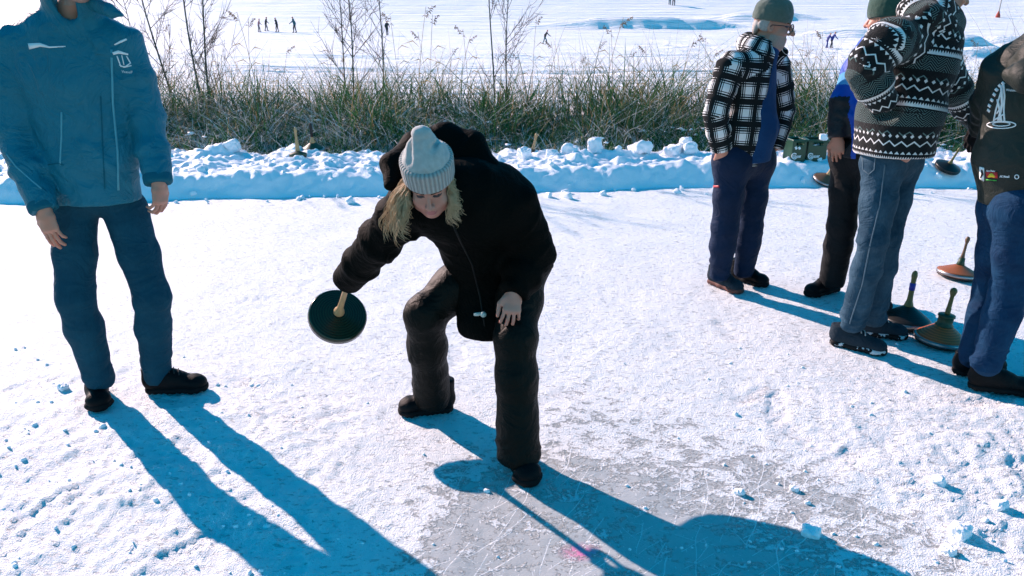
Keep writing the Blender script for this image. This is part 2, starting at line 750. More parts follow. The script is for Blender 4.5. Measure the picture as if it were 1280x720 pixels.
# --- the curling lane: trodden snow and bare ice
def ice_amount(x, y):
    p = np.stack([x, y, 0 * x], 1)
    a = 0.22 * fbm(p * 0.9 + 3, 3)
    dx, dy = x - 0.35, y - 2.05
    u, w = dx * 0.8 - dy * 0.6, dx * 0.6 + dy * 0.8
    a = a + 0.75 * np.exp(-(u / 1.0) ** 2 - (w / 0.42) ** 2)
    a = a + 0.55 * np.exp(-((x + 0.05) / 0.35) ** 2 - ((y - 1.85) / 0.35) ** 2)
    dx, dy = x - 1.05, y - 2.45
    u, w = dx * 0.75 - dy * 0.66, dx * 0.66 + dy * 0.75
    a = a + 0.42 * np.exp(-(u / 0.9) ** 2 - (w / 0.30) ** 2)
    a = a - 0.6 * sstep(-0.6, -1.5, x) * sstep(3.6, 2.6, y) - 0.5 * sstep(1.5, 2.1, x)
    a = a - 0.25 * sstep(4.5, 6.5, y)
    return np.minimum(np.clip(a + 0.06, 0, 1), 0.66 + 0.10 * fbm(p * 2.6 + 11, 2))


def lane_z(x, y):
    p = np.stack([x, y, 0 * x], 1)
    ice = ice_amount(x, y)
    rough = (1 - sstep(0.15, 0.5, ice))
    lump = 0.35 + 0.9 * sstep(-0.3, -1.1, x) * sstep(3.4, 2.5, y) + 0.9 * sstep(0.9, 1.6, x) * sstep(3.6, 2.4, y)
    near = sstep(7, 3.5, y) * 0.8 + 0.2
    z = 0.006 * fbm(p * 2.3, 3)
    z = z + rough * lump * near * (0.012 * fbm(p * 3.6 + 9, 4) + 0.009 * np.maximum(fbm(p * 19 + 4, 3), -0.1) + 0.006 * np.maximum(noise(p * 48 + 2), 0))
    z = z + 0.0025 * near * fbm(p * 26 + 1, 2) * (1 - 0.8 * ice)
    for (fx, fy, fa, dp) in PRINTS:
        dx, dy = x - fx, y - fy
        m = (np.abs(dx) < 0.24) & (np.abs(dy) < 0.24)
        if not m.any():
            continue
        u = dx[m] * math.cos(fa) + dy[m] * math.sin(fa)
        w = -dx[m] * math.sin(fa) + dy[m] * math.cos(fa)
        wd = 0.043 + 0.010 * sstep(0.0, 0.08, u) - 0.008 * np.exp(-((u + 0.03) / 0.04) ** 2)
        r = np.sqrt((u / 0.145) ** 4 + (w / wd) ** 4)
        tread = 0.003 * np.sin(u * 2 * math.pi / 0.026) * (r < 0.9)
        z[m] += (-dp * sstep(1.15, 0.8, r) + 0.25 * dp * np.exp(-((r - 1.3) / 0.25) ** 2) * (0.5 + noise(p[m] * 20)) + tread) * rough[m]
    return z - 0.004


_g = np.random.default_rng(12)
PRINTS = []
for (x0, x1, y0, y1, n) in ((-2.4, -0.7, 1.75, 3.3, 15), (1.1, 2.6, 1.8, 3.2, 18), (-1.6, 1.6, 3.0, 5.0, 8)):
    for _ in range(n):
        PRINTS.append((_g.uniform(x0, x1), _g.uniform(y0, y1), _g.uniform(0, 6.28), _g.uniform(0.003, 0.007)))

ys = np.geomspace(1.9, 10.4, 400) - 1.0
us = np.linspace(-1.15, 1.15, 640)
v, q = fan(ys, us, lane_z)
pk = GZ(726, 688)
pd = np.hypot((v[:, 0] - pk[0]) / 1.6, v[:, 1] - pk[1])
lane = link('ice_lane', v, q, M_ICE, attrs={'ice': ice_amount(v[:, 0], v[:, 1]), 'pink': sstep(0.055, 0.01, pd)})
tag(lane, 'trodden snow over bare scratched lake ice', kind='structure')

# --- the wide snow field beyond the reeds, rising to a hill
MOUNDS = [  # picture x, distance, height, half width, half depth
    (800, 118, 1.5, 15, 2.5), (1060, 105, 0.9, 6, 3), (1188, 74, 1.3, 4.4, 2.0), (1230, 60, 0.6, 3, 1.4),
    (1150, 52, 0.5, 2.4, 1.2), (1215, 48, 0.45, 2.5, 1.0), (1140, 88, 0.8, 5, 2), (955, 130, 1.1, 9, 3), (1275, 90, 0.9, 5, 2)]


def field_z(x, y):
    p = np.stack([x, y, 0 * x], 1)
    z = -0.05 + 0.05 * fbm(p * 0.35, 3) * sstep(13, 20, y) + 0.10 * fbm(p * 0.09 + 5, 3) * sstep(20, 50, y)
    z = z - 1.3 * sstep(18, 72, y)
    h = np.maximum(y - 84, 0)
    z = z + np.where(h < 90, 0.0012 * h * h, 9.72 + 0.216 * (h - 90))
    wob = 0.6 * noise(np.stack([x * 0.05, 0 * x + 2, 0 * x], 1))
    for (yc, hh, wd, x0, x1) in ((25.5, 0.30, 1.2, -99, 99), (29, 0.12, 0.8, -99, 99), (44, 0.42, 2.2, -40, 3), (50, 0.22, 1.0, -99, 99), (62, 0.2, 1.2, -99, 99)):
        t = (y - yc - wob * 2) / wd
        brk = 0.65 + 0.5 * noise(np.stack([x * 0.12 + yc, 0 * x, 0 * x], 1))
        z = z + hh * np.clip(brk, 0, 1.2) * np.exp(-np.where(t < 0, t * 1.6, t * 0.7) ** 2) * sstep(x0 - 4, x0 + 4, x) * sstep(x1 + 4, x1 - 4, x)
    for (px, yc, hh, wx, wy) in MOUNDS:
        xc = A(px, 20, yc)[0]
        r = np.sqrt(((x - xc) / wx) ** 2 + ((y - yc) / wy) ** 2)
        z = z + hh * sstep(1.3, 0.35, r + 0.18 * noise(p * 0.3 + yc))
    lump = sstep(5, 20, x) * sstep(40, 48, y) * sstep(110, 80, y)
    z = z + 0.22 * lump * np.maximum(fbm(p * 0.45 + 8, 3), -0.2)
    return z


ys = np.geomspace(8.9, 420, 430)
us = np.linspace(-1.3, 1.3, 420)
v, q = fan(ys, us, field_z)
tag(link('snow_field', v, q, M_FIELD), 'wide sunlit snow field crossed by ski tracks', kind='structure')


# --- the bank of shovelled snow along the lane
def bank_z(x, y):
    p = np.stack([x, y, 0 * x], 1)
    base = 7.36 + 0.10 * np.clip(x, -6, 2.4) + 0.12 * noise(np.stack([x * 0.9, 0 * x, 0 * x], 1))
    t = (y - base)
    prof = sstep(-0.02, 0.34, t) * sstep(9.4, 8.5, y)
    top = 0.215 + 0.03 * noise(np.stack([x * 0.6 + 9, 0 * x, 0 * x], 1))
    body = prof * top
    big = np.maximum(fbm(p * 2.2 + 2, 2), -0.25) * 0.085 + np.maximum(noise(p * 5.5 + 5), -0.1) * 0.05 + np.maximum(noise(p * 11 + 8), -0.1) * 0.03
    fine = 0.016 * fbm(p * 15, 3)
    edge = sstep(0.0, 0.35, prof)
    return body + edge * (big + fine) * (0.42 + 0.58 * sstep(0.28, 0.5, t)) + 0.012 * fbm(p * 9 + 3, 2) * edge - 0.02


ys = np.linspace(6.6, 9.8, 170)
us = np.linspace(-1.2, 1.3, 1050)
v, q = fan(ys, us, bank_z)
tag(link('snow_bank', v, q, M_BANK), 'low bank of shovelled snow along the lane', kind='structure')


def bank_hit(px, py, sink=0.0):
    """where a line of sight meets the lane or the bank"""
    d = sight(px, py)
    for Y in np.arange(6.0, 9.6, 0.01):
        p = CAM + d * (Y / d[1])
        if p[2] <= max(bank_z(p[:1], p[1:2])[0], 0.0):
            break
    p[2] -= sink
    return p


def lump(name, c, r, seed, flatten=0.75, n=16, mat=M_BANK):
    g = np.random.default_rng(seed)
    F_ = Field(c - max(r) * 1.5, c + max(r) * 1.5, max(r) / 9)
    R = frame_to((g.normal() * 0.3, g.normal() * 0.3, 1), (g.normal(), g.normal(), 0))
    F_.box(c, np.array(r) * 0.9, R, r=min(r) * 0.55, k=0.01)
    for _ in range(3):
        d = nrm(g.normal(size=3))
        F_.cut(c + d * max(r) * 0.78, d, max(r) * 2.2, 0.01)
    v, q = F_.mesh(1)
    v = v + normals(v, q) * (fbm((v - c) / max(r) * 2.2 + seed, 3) * max(r) * 0.12)[:, None]
    return link(name, v, q, mat, origin=c)


CH = [(368, 189, 8.55, (.10, .09, .07), 'low rounded snow chunk on the bank left of the handled green weight'),
      (290, 183, 8.6, (.10, .09, .08), 'round snow chunk on the bank crest nearest the man in the blue jacket'),
      (655, 188, 8.35, (.085, .08, .07), 'round snow chunk on the bank just right of the bending woman'),
      (690, 193, 8.35, (.075, .07, .06), 'small round snow chunk on the bank left of the wide flat slab'),
      (713, 188, 8.5, (.17, .10, .07), 'wide low snow slab lying on the bank'),
      (744, 184, 8.55, (.115, .09, .13), 'upright angular snow block, tallest on the bank'),
      (800, 186, 8.5, (.17, .11, .075), 'long pointed snow slab on the bank right of the upright block'),
      (842, 186, 8.5, (.13, .10, .07), 'broad snow chunk on the bank left of the pair near the checked jacket'),
      (863, 186, 8.45, (.09, .085, .08), 'domed snow chunk on the bank closest to the checked jacket'),
      (857, 178, 8.8, (.08, .07, .07), 'snow ball with dark specks peeping over the domed chunk')]
for i, (px, py, Y, r, lab) in enumerate(CH):
    c = A(px, py, Y)
    c[2] = min(c[2], bank_z(c[:1], c[1:2])[0] + r[2] * 0.75)
    tag(lump('snow_chunk', c, r, 40 + i), lab, 'snow chunk', 'snow chunks on the bank')

# broken pieces too many to count along the bank
mb = MB()
g = np.random.default_rng(31)
for _ in range(230):
    x = g.uniform(-6.5, 8.5)
    b_ = 7.36 + 0.10 * min(max(x, -6), 2.4)
    y = b_ + (g.uniform(0.25, 1.0) if g.random() < 0.6 else g.normal() * 0.12 - 0.03)
    r = min(0.009 + abs(g.normal()) * 0.012, 0.04)
    z = max(bank_z(np.array([x]), np.array([y]))[0], 0) + r * 0.2
    mb.box((x, y, z), np.array([r * g.uniform(0.9, 1.7), r, r * g.uniform(0.5, 0.9)]), frame_to(g.normal(size=3) + (0, 0, 1), g.normal(size=3)), bev=r * 0.25)
tag(mb.build('broken_snow', M_BANK), 'broken bits of snow along the bank', 'broken snow', kind='stuff')

# clods on the lane, placed by where they lie
CL = [(1014, 668, .026, 'snow clod beside the tip of the long shadow on the lane'),
      (1199, 668, .034, 'flat snow clod lying nearest the lower right corner'),
      (1185, 690, .020, 'small snow clod just below the flat clod at lower right'),
      (924, 616, .016, 'small snow clod alone on bare ice right of the long shadow'),
      (992, 612, .014, 'tiny snow clod on bare ice right of the other one'),
      (1172, 604, .026, 'snow clod in the rough snow under the row of weights'),
      (1250, 632, .024, 'snow clod at the right edge of the lane'),
      (80, 486, .022, 'snow clod beside the left shoe of the man in the blue jacket')]
for i, (px, py, r, lab) in enumerate(CL):
    c = GZ(px, py, 0.0)
    c[2] = lane_z(c[:1], c[1:2])[0] + r * 0.45
    tag(lump('snow_clod', c, (r * 1.35, r, r * 0.8), 70 + i), lab, 'snow clod', 'snow clods on the lane')
# countless crumbs: one object
mb = MB()
g = np.random.default_rng(3)
_k = 0
while _k < 300:
    px, py = g.uniform(-60, 1340), g.uniform(430, 780)
    wt_ = (px < 380) * 0.8 + (px > 880) * 1.0 + 0.12
    if g.random() > wt_:
        continue
    c = GZ(px, py, 0.0)
    r = abs(g.normal()) * 0.0028 + 0.0022
    c[2] = lane_z(c[:1], c[1:2])[0] + r * 0.15
    R = frame_to(g.normal(size=3))
    mb.box(c, np.array([r * 1.3, r, r * 0.8]), R, bev=r * 0.45)
    _k += 1
tag(mb.build('snow_crumbs', M_BANK), 'loose crumbs of snow scattered over the lane', 'snow crumbs', kind='stuff')


# ------------------------------------------------------------------ reeds and grass
def blade_mat(name, cols, transl=0.25):
    T = Tree(name)
    t = T.attr('tone')
    n = T.noise(3, 2)
    c = T.mix(t, cols[0], cols[1])
    T.done(c, 0.6, 0.25)
    tr = T.node('ShaderNodeBsdfTranslucent')
    T.put(tr.inputs['Color'], c)
    mx = T.node('ShaderNodeMixShader')
    mx.inputs[0].default_value = transl
    T.t.links.new(T.p.outputs[0], mx.inputs[1])
    T.t.links.new(tr.outputs[0], mx.inputs[2])
    T.t.links.new(mx.outputs[0], T.out.inputs['Surface'])
    return T.mat


M_GREEN = blade_mat('green_grass', ((0.010, 0.065, 0.028), (0.055, 0.17, 0.05)), 0.3)
M_TAN = blade_mat('dry_reed', ((0.20, 0.13, 0.06), (0.52, 0.38, 0.19)), 0.35)
M_FROST = blade_mat('snow_dusted_grass', ((0.75, 0.78, 0.80), (0.93, 0.93, 0.95)), 0.15)
M_PLUME = blade_mat('reed_plume', ((0.10, 0.07, 0.045), (0.30, 0.20, 0.12)), 0.3)


def blades(n, root, hh, lean, width, droop, g, segs=4):
    """n curved tapering blades as one array mesh"""
    h = hh
    th = g.uniform(0, 2 * math.pi, n)
    ld = np.stack([np.cos(th), np.sin(th)], 1)
    t = np.linspace(0, 1, segs + 1)
    P = np.zeros((n, segs + 1, 3))
    P[:, :, :2] = root[:, None, :2] + ld[:, None, :] * (lean * h)[:, None, None] * (t ** 1.5)[None, :, None]
    P[:, :, 2] = root[:, None, 2] + h[:, None] * (t[None, :] - droop[:, None] * t[None, :] ** 3)
    wd = np.stack([-ld[:, 1], ld[:, 0], 0 * th], 1)
    rt = g.uniform(-1, 1, n)
    wd[:, :2] = wd[:, :2] * np.cos(rt)[:, None] + ld * np.sin(rt)[:, None]
    W = (width[:, None] * (1 - t[None, :] ** 2 * 0.92))[:, :, None] * wd[:, None, :] * 0.5
    v = np.stack([P - W, P + W], 2).reshape(n, -1, 3)
    b = (np.arange(n) * (segs + 1) * 2)[:, None]
    q = np.concatenate([b + np.array([[2 * j, 2 * j + 1, 2 * j + 3, 2 * j + 2]]) for j in range(segs)], 0)
    return v.reshape(-1, 3), q, (segs + 1) * 2


def clump_h(x, y):
    p = np.stack([x * 0.8, y * 0.8, 0 * x], 1)
    return np.clip(0.85 + 0.45 * fbm(p, 3), 0.35, 1.4)


def scatter(n, y0, y1, g, xs=(-1.05, 1.25), power=1.0):
    y = y0 + (y1 - y0) * g.random(n) ** power
    x = g.uniform(xs[0], xs[1], n) * (y + 1)
    return x, y


def bed_z(x, y):
    p = np.stack([x, y, 0 * x], 1)
    return 0.10 * fbm(p * 1.3, 3) + 0.05 + 0.07 * np.clip(y - 9.0, 0, 2.5)


ys = np.linspace(8.9, 13.5, 70)
v, q = fan(ys, np.linspace(-1.15, 1.25, 300), lambda x, y: bed_z(x, y) + 0.14 * np.maximum(fbm(np.stack([x, y, 0 * x], 1) * 2.1 + 7, 3), 0) * sstep(8.9, 9.3, y) - 0.06)
tag(link('reed_bed_ground', v, q, M_BANK), 'snowy ground under the reeds', kind='structure')

for nm, n, mat, hr, ln, wd, y0, y1, pw, lab in (
        ('grass', 25000, M_GREEN, (0.55, 1.20), (0.2, 1.5), 0.015, 8.75, 11.6, 1.0, 'dense tangle of dark green grass behind the snow bank'),
        ('snow_dusted_grass', 22000, M_FROST, (0.35, 1.0), (0.5, 2.2), 0.011, 8.75, 11.2, 1.1, 'snow dusted blades caught in the green grass'),
        ('dry_reed_stems', 7200, M_TAN, (0.65, 1.45), (0.1, 0.7), 0.0075, 9.0, 12.6, 0.8, 'thin tan reed stems rising out of the green grass')):
    g = np.random.default_rng(len(nm))
    x, y = scatter(n, y0, y1, g, power=pw)
    left = sstep(-1.5, -5.0, x)
    hh = g.uniform(hr[0], hr[1], n) * clump_h(x, y) * (0.42 + 0.78 * sstep(8.7, 11.2, y))
    if nm == 'snow_dusted_grass':
        keep = g.random(n) < 0.34 + 0.9 * left + 0.4 * (fbm(np.stack([x * 0.7, y * 0.7, 0 * x], 1), 2) > 0.15)
        x, y, hh = x[keep], y[keep], hh[keep]
    n = len(x)
    root = np.stack([x, y, bed_z(x, y) - 0.08], 1)
    v, q, k = blades(n, root, hh, g.uniform(ln[0], ln[1], n), wd * g.uniform(0.6, 1.3, n), g.uniform(0.0, 0.55, n), g)
    o = link(nm, v, q, mat, attrs={'tone': np.repeat(g.random(n), k)})
    tag(o, lab, 'grass' if 'grass' in nm else 'reeds', kind='stuff')

# snow lying in the tangle: uneven pads, uncountable
mb = MB()
g = np.random.default_rng(21)
pads = []
for _ in range(1500):
    x, y = scatter(1, 8.9, 11.0, g)
    if fbm(np.array([[x[0] * 0.8, y[0] * 0.8, 3.0]]), 2)[0] < -0.02 + 0.25 * (x[0] > 0):
        continue
    z = g.uniform(0.10, 0.30) + 0.10 * (y[0] - 9)
    r = g.uniform(0.012, 0.035)
    pads.append((x[0], y[0], z, r))
vs, qs, n0 = [], [], 0
for (x, y, z, r) in pads:
    a = np.linspace(0, 2 * math.pi, 7)[:-1]
    rr = r * g.uniform(0.6, 1.4, 6)
    ring = np.stack([x + rr * 1.5 * np.cos(a), y + rr * np.sin(a), z + 0 * a + g.normal(size=6) * r * 0.3], 1)
    mb.add(np.concatenate([ring, [[x, y, z + r * 0.6], [x, y, z - r * 0.35]]]),
           [(i, (i + 1) % 6, 6) for i in range(6)] + [((i + 1) % 6, i, 7) for i in range(6)])
tag(mb.build('snow_in_grass', M_BANK), 'small pads of snow caught in the grass', 'snow', kind='stuff')


# reeds with a plume: each a thing
def plume(mbx, p, d, L, g):
    d = nrm(d)
    for i in range(16):
        t = i / 15
        b = p + d * L * t + np.array([0, 0, -0.25 * L * t * t])
        for s in range(2):
            o = nrm(g.normal(size=3) * (0.8, 0.8, 0.4) + d * 0.7 + np.array([0, 0, -0.55]))
            l = L * (0.32 - 0.18 * t) * g.uniform(0.7, 1.2)
            w = nrm(np.cross(o, g.normal(size=3))) * 0.0065
            m = b + o * l * 0.55
            mbx.add([b, m - w, b + o * l + np.array([0, 0, -0.2 * l]), m + w], [(0, 1, 2, 3)])


def reed(h, lean, seed):
    g = np.random.default_rng(seed)
    root = thing('tall_reed', 'tall dry reed with a drooping brown seed plume rising above the grass', 'reed', (0, 0, 0), 'plumed reeds standing above the grass')
    pts = [np.array([lean * h * t ** 2, 0.02 * math.sin(5 * t), h * t - 0.10 * (1 - t)]) for t in np.linspace(0, 1, 8)]
    m = MB().tube(pts, list(np.linspace(0.0048, 0.0026, 8)), 4)
    for t in (0.45, 0.6, 0.72):
        p = np.array([lean * h * t ** 2, 0, h * t])
        s = g.choice([-1, 1])
        m.add([p, p + (s * 0.10, 0.01, 0.10), p + (s * 0.24, 0.0, 0.05), p + (s * 0.10, 0.012, 0.085)], [(0, 1, 2, 3)])
    st = m.build('stem', M_TAN, root)
    pm = MB()
    d = pts[-1] - pts[-2]
    plume(pm, pts[-1] - d * 0.4, nrm(d) + np.array([0.55 * np.sign(lean), 0, 0]), g.uniform(0.16, 0.24), g)
    pl = pm.build('plume', M_PLUME, root, smooth=False)
    for o, lo in ((st, 0.2), (pl, 0.0)):
        a = o.data.attributes.new('tone', 'FLOAT', 'POINT')
        a.data.foreach_set('value', np.full(len(o.data.vertices), lo + 0.3 + 0.3 * g.random(), np.float32))
    return root


def copy_tree(o, parent=None):
    c = o.copy()
    COL.objects.link(c)
    if parent is not None:
        c.parent = parent
    for ch in o.children:
        copy_tree(ch, c)
    return c


REEDS = [(305, 22), (318, 15), (405, 32), (500, 20), (520, 8), (537, 18), (540, 40), (573, 45), (590, 36), (420, 70),
         (668, 20), (705, 52), (758, 22), (775, 36), (742, 52), (787, 64), (823, 58), (849, 48), (891, 46), (170, 42), (200, 30), (222, 62),
         (345, 58), (1003, 30), (1000, 62), (1026, 92), (1042, 40), (1185, 70), (1232, 52), (560, 60), (725, 70), (1013, 76), (882, 62), (655, 70), (1200, 72), (255, 48)]
protos = [reed(1.75, 0.06, 1), reed(1.75, -0.10, 2), reed(1.75, 0.16, 3), reed(1.75, -0.05, 4), reed(1.75, 0.10, 5)]
used = set()
g = np.random.default_rng(8)
for i, (px, py) in enumerate(REEDS):
    k = i % 5
    p = protos[k] if k not in used else copy_tree(protos[k])
    used.add(k)
    Y = g.uniform(9.6, 12.2)
    top = A(px, py, Y)
    s = max(top[2], 0.9) / 1.75
    p.location = (top[0] - 0.05 * s, Y, 0.0)
    p.scale = (s, s, s)
    p.rotation_euler = (0, 0, g.uniform(-0.6, 0.6))


# bare saplings
M_BARK = plain('sapling_bark', (0.07, 0.085, 0.075), 0.8, 0.2, 0.4, 30)
M_TWIG = plain('twig_bark', (0.13, 0.10, 0.085), 0.8, 0.2, 0.3, 30)


def sapling(px, py, Y, h, lean, seed, lab, nb=12, r0=0.017):
    g = np.random.default_rng(seed)
    b = A(px, py, Y)
    b[2] = -0.05
    root = thing('bare_sapling', lab, 'tree', tuple(b), 'bare saplings among the reeds')
    ts = np.linspace(0, 1, 12)
    pts = [b + np.array([lean * h * t + 0.03 * math.sin(6 * t + seed), 0.04 * math.sin(4 * t + 2 * seed), h * t]) for t in ts]
    MB().tube(pts, [r0 * (1 - 0.75 * t) for t in ts], 6).build('trunk', M_BARK, root)
    for i in range(nb + 7):
        m = MB()
        t = g.uniform(0.16, 0.95)
        p = np.array([np.interp(t, ts, [q_[k] for q_ in pts]) for k in range(3)])
        a = g.uniform(0, 2 * math.pi)
        up = g.uniform(0.7, 1.5)
        d = nrm((math.cos(a), math.sin(a), up))
        L = g.uniform(0.45, 0.95) * (1.15 - 0.6 * t)
        bp = [p + d * L * s + np.array([0, 0, 0.12 * L * s * s]) for s in np.linspace(0, 1, 5)]
        rr = 0.0065 * (1.1 - 0.6 * t)
        m.tube(bp, [rr * (1 - 0.75 * s) for s in np.linspace(0, 1, 5)], 4)
        for j in range(11):
            s = g.uniform(0.2, 0.98)
            pp = bp[0] + (bp[-1] - bp[0]) * s
            dd = nrm(d + g.normal(size=3) * 0.55)
            l = L * g.uniform(0.2, 0.45)
            m.tube([pp, pp + dd * l * 0.5, pp + dd * l + np.array([0, 0, 0.03])], [0.0032, 0.0026, 0.0014], 3)
        m.build('branch', M_TWIG, root)


sapling(215, 105, 11.2, 3.2, -0.10, 1, 'leftmost bare sapling, leaning left with a forked crown', 18)
sapling(252, 108, 11.0, 3.4, -0.03, 2, 'bare sapling with a dark straight stem, behind the left man\'s shoulder', 16)
sapling(258, 108, 11.1, 3.4, 0.05, 3, 'bare sapling leaning right, sharing a foot with its straight neighbour', 18)
sapling(434, 105, 11.6, 3.2, -0.02, 4, 'thin bare sapling, left one of the close pair above the handled weights', 10, 0.013)
sapling(442, 105, 11.5, 3.2, 0.0, 5, 'bare sapling, right one of the close pair above the handled weights', 12, 0.015)
sapling(475, 100, 12.0, 3.2, 0.03, 6, 'single slim bare sapling left of the bending woman', 9, 0.014)
sapling(616, 102, 11.6, 3.4, -0.01, 7, 'bare sapling with low branches above the bending woman', 12, 0.016)
sapling(630, 106, 11.2, 3.2, 0.045, 8, 'slim bare sapling leaning right above the bending woman', 8, 0.013)
sapling(190, 110, 10.6, 2.4, -0.12, 9, 'short thin sapling beside the blue jacket', 10, 0.011)
# ------------------------------------------------------------------ people
def skin_mat(name, col):
    T = Tree(name)
    n = T.noise(18, 4)
    c = T.mix((n * 1.8 - 0.4).clamp(), col, (col[0] * 1.05, col[1] * 0.80, col[2] * 0.74))
    T.bump(T.noise(260, 3), 0.2, 0.002)
    return T.done(c, 0.5, 0.4, Subsurface_Weight=0.12, Subsurface_Scale=0.01)


M_SKIN = skin_mat('skin', (0.46, 0.24, 0.17))
M_SKIN_F = skin_mat('fair_skin', (0.50, 0.25, 0.19))
M_LIP = plain('lips', (0.42, 0.14, 0.13), 0.45, 0.4)
M_LIP_M = plain('pale_lips', (0.45, 0.2, 0.17), 0.5, 0.4)
M_EYE = plain('eye', (0.02, 0.018, 0.018), 0.3, 0.5)
M_BROW = plain('eyebrow', (0.06, 0.035, 0.02), 0.9, 0.1)
M_GREYHAIR = plain('grey_hair', (0.36, 0.33, 0.31), 0.7, 0.3, 0.35, 120, 0.5)
M_BEARD = plain('beard_stubble', (0.40, 0.27, 0.22), 0.8, 0.2, 0.3, 120, 0.4)


def rot_to(front, up=(0, 0, 1)):
    """columns: right, front, up of a head or torso"""
    f = nrm(front)
    u = np.asarray(up, float)
    u = nrm(u - f * (u @ f))
    return np.stack([np.cross(f, u), f, u], 1)


def head(F_, c, R, s=1.0, female=False):
    """skull, face and ears; local axes: x to the person's right, y forward, z up, eyes at z = 0"""
    P = lambda x, y, z: c + R @ (np.array([x, y, z]) * s)
    E_ = lambda p, r, k=0.012, op='u': F_.ell(P(*p), tuple(a * s for a in r), R, k * s, op)
    E_((0, -0.012, 0.028), (0.076, 0.096, 0.088))
    E_((0, 0.030, -0.045), (0.056, 0.058, 0.078), 0.03)
    E_((0, 0.060, -0.096), (0.026, 0.024, 0.019), 0.025)
    for x in (-1, 1):
        E_((x * 0.048, 0.012, -0.078), (0.02, 0.04, 0.025), 0.03)
        E_((x * 0.040, 0.058, -0.036), (0.023, 0.022, 0.022), 0.02)
        E_((x * 0.031, 0.094, 0.002), (0.018, 0.014, 0.011), 0.012, 'c')
        E_((x * 0.031, 0.070, 0.001), (0.0145, 0.0145, 0.0125), 0.004)
        F_.seg(P(x * 0.012, 0.088, 0.021), P(x * 0.046, 0.076, 0.022), 0.008 * s, 0.006 * s, k=0.01 * s)
        E_((x * 0.077, -0.006, -0.012), (0.009, 0.019, 0.031), 0.006)
        E_((x * 0.081, 0.000, -0.010), (0.006, 0.010, 0.017), 0.006, 'c')
        E_((x * 0.012, 0.098, -0.038), (0.009, 0.010, 0.008), 0.006)
    nz = 0.0085 if female else 0.0118
    F_.seg(P(0, 0.090, 0.006), P(0, 0.113 if female else 0.119, -0.033), nz * 0.8 * s, nz * 1.15 * s, k=0.010 * s)
    E_((0, 0.0855, -0.066), (0.022, 0.010, 0.0065), 0.006)
    E_((0, 0.0835, -0.079), (0.019, 0.010, 0.0065), 0.006)
    E_((0, 0.097, -0.0725), (0.021, 0.007, 0.0018), 0.003, 'c')
    return P


def face_mat(c, R, s, female):
    def fn(p):
        l = (p - c) @ R / s
        x, y, z = np.abs(l[:, 0]), l[:, 1], l[:, 2]
        m = np.zeros(len(p), int)
        f = y > 0.045
        m[f & (((x - 0.031) / 0.0165) ** 2 + ((z - 0.000) / (0.0072 if female else 0.006)) ** 2 < 1) & (y > 0.062)] = 2
        m[f & (x > 0.012) & (x < 0.050) & (np.abs(z - (0.0225 - (x - 0.034) ** 2 * 9)) < (0.0052 if female else 0.0052))] = 3
        m[f & (x < 0.023) & (np.abs(z + 0.0725) < 0.0115 * (1 - (x / 0.026) ** 2)) & (y > 0.075)] = 1
        m[np.linalg.norm(l, axis=1) > 0.18] = 0
        return m
    return fn


def hand(F_, w, d, n, th, s=1.0, curl=(0.5, 0.55, 0.6, 0.65), spread=0.10, thumb=0.5):
    """w wrist, d towards the fingers, n back of the hand, th = +1/-1 thumb side along d x n"""
    d = nrm(d)
    n = nrm(n - d * (np.asarray(n) @ d))
    t = np.cross(d, n) * th
    w = np.asarray(w, float)
    F_.seg(w - d * 0.02 * s, w + d * 0.03 * s, (0.027 * s, 0.020 * s), (0.034 * s, 0.018 * s), t, 0.012)
    F_.seg(w + d * 0.03 * s, w + d * 0.078 * s, (0.034 * s, 0.018 * s), (0.040 * s, 0.014 * s), t, 0.012)
    for i in range(4):
        o = (0.029, 0.0095, -0.0105, -0.029)[i]
        L = (0.074, 0.083, 0.077, 0.060)[i] * s
        b = w + d * (0.082 - 0.004 * (i in (0, 3)) - 0.006 * (i == 3)) * s + t * o * s
        a = curl[i]
        dd = nrm(d + t * spread * (o / 0.03))
        r = (0.0088, 0.0092, 0.0088, 0.0078)[i] * s
        p = b - dd * 0.02 * s
        ang = a * 0.5
        q = b
        F_.seg(p, q, r * 1.15, r * 1.1, k=0.006)
        for l, da in ((0.44, a * 0.5), (0.31, a * 0.95), (0.25, a * 0.6)):
            v = nrm(dd * math.cos(ang) - n * math.sin(ang))
            q2 = q + v * L * l
            F_.seg(q, q2, r, r * 0.9, k=0.003)
            q, r = q2, r * 0.92
            ang += da
    b = w + d * 0.022 * s + t * 0.026 * s
    v = nrm(d * 0.55 + t * (0.75 - 0.5 * thumb) - n * 0.5 * thumb)
    q = b + v * 0.042 * s
    F_.seg(b, q, 0.0145 * s, 0.0115 * s, k=0.012)
    v2 = nrm(d * 0.9 + t * (0.3 - 0.5 * thumb) - n * 0.45 * thumb)
    q2 = q + v2 * 0.030 * s
    F_.seg(q, q2, 0.0112 * s, 0.0098 * s, k=0.004)
    F_.seg(q2, q2 + nrm(v2 + d * 0.3) * 0.024 * s, 0.0098 * s, 0.0078 * s, k=0.003)


def finish(F_, name, mats, parent, folds=(), amp=0.0, seed=1, girth=None, fm=None, smooth=1, post=None):
    v, q = F_.mesh(smooth)
    if folds or amp:
        v = fold(v, q, folds, amp, seed)
    if post is not None:
        v = post(v, q)
    uv = bone_uv(v, q, F_.bones, girth) if girth is not None else None
    fmat = fm(v[q].mean(1)) if fm is not None else None
    return link(name, v, q, mats, parent, uv=uv, fmat=fmat)


def lims(pts, m):
    p = np.array(pts)
    return p.min(0) - m, p.max(0) + m


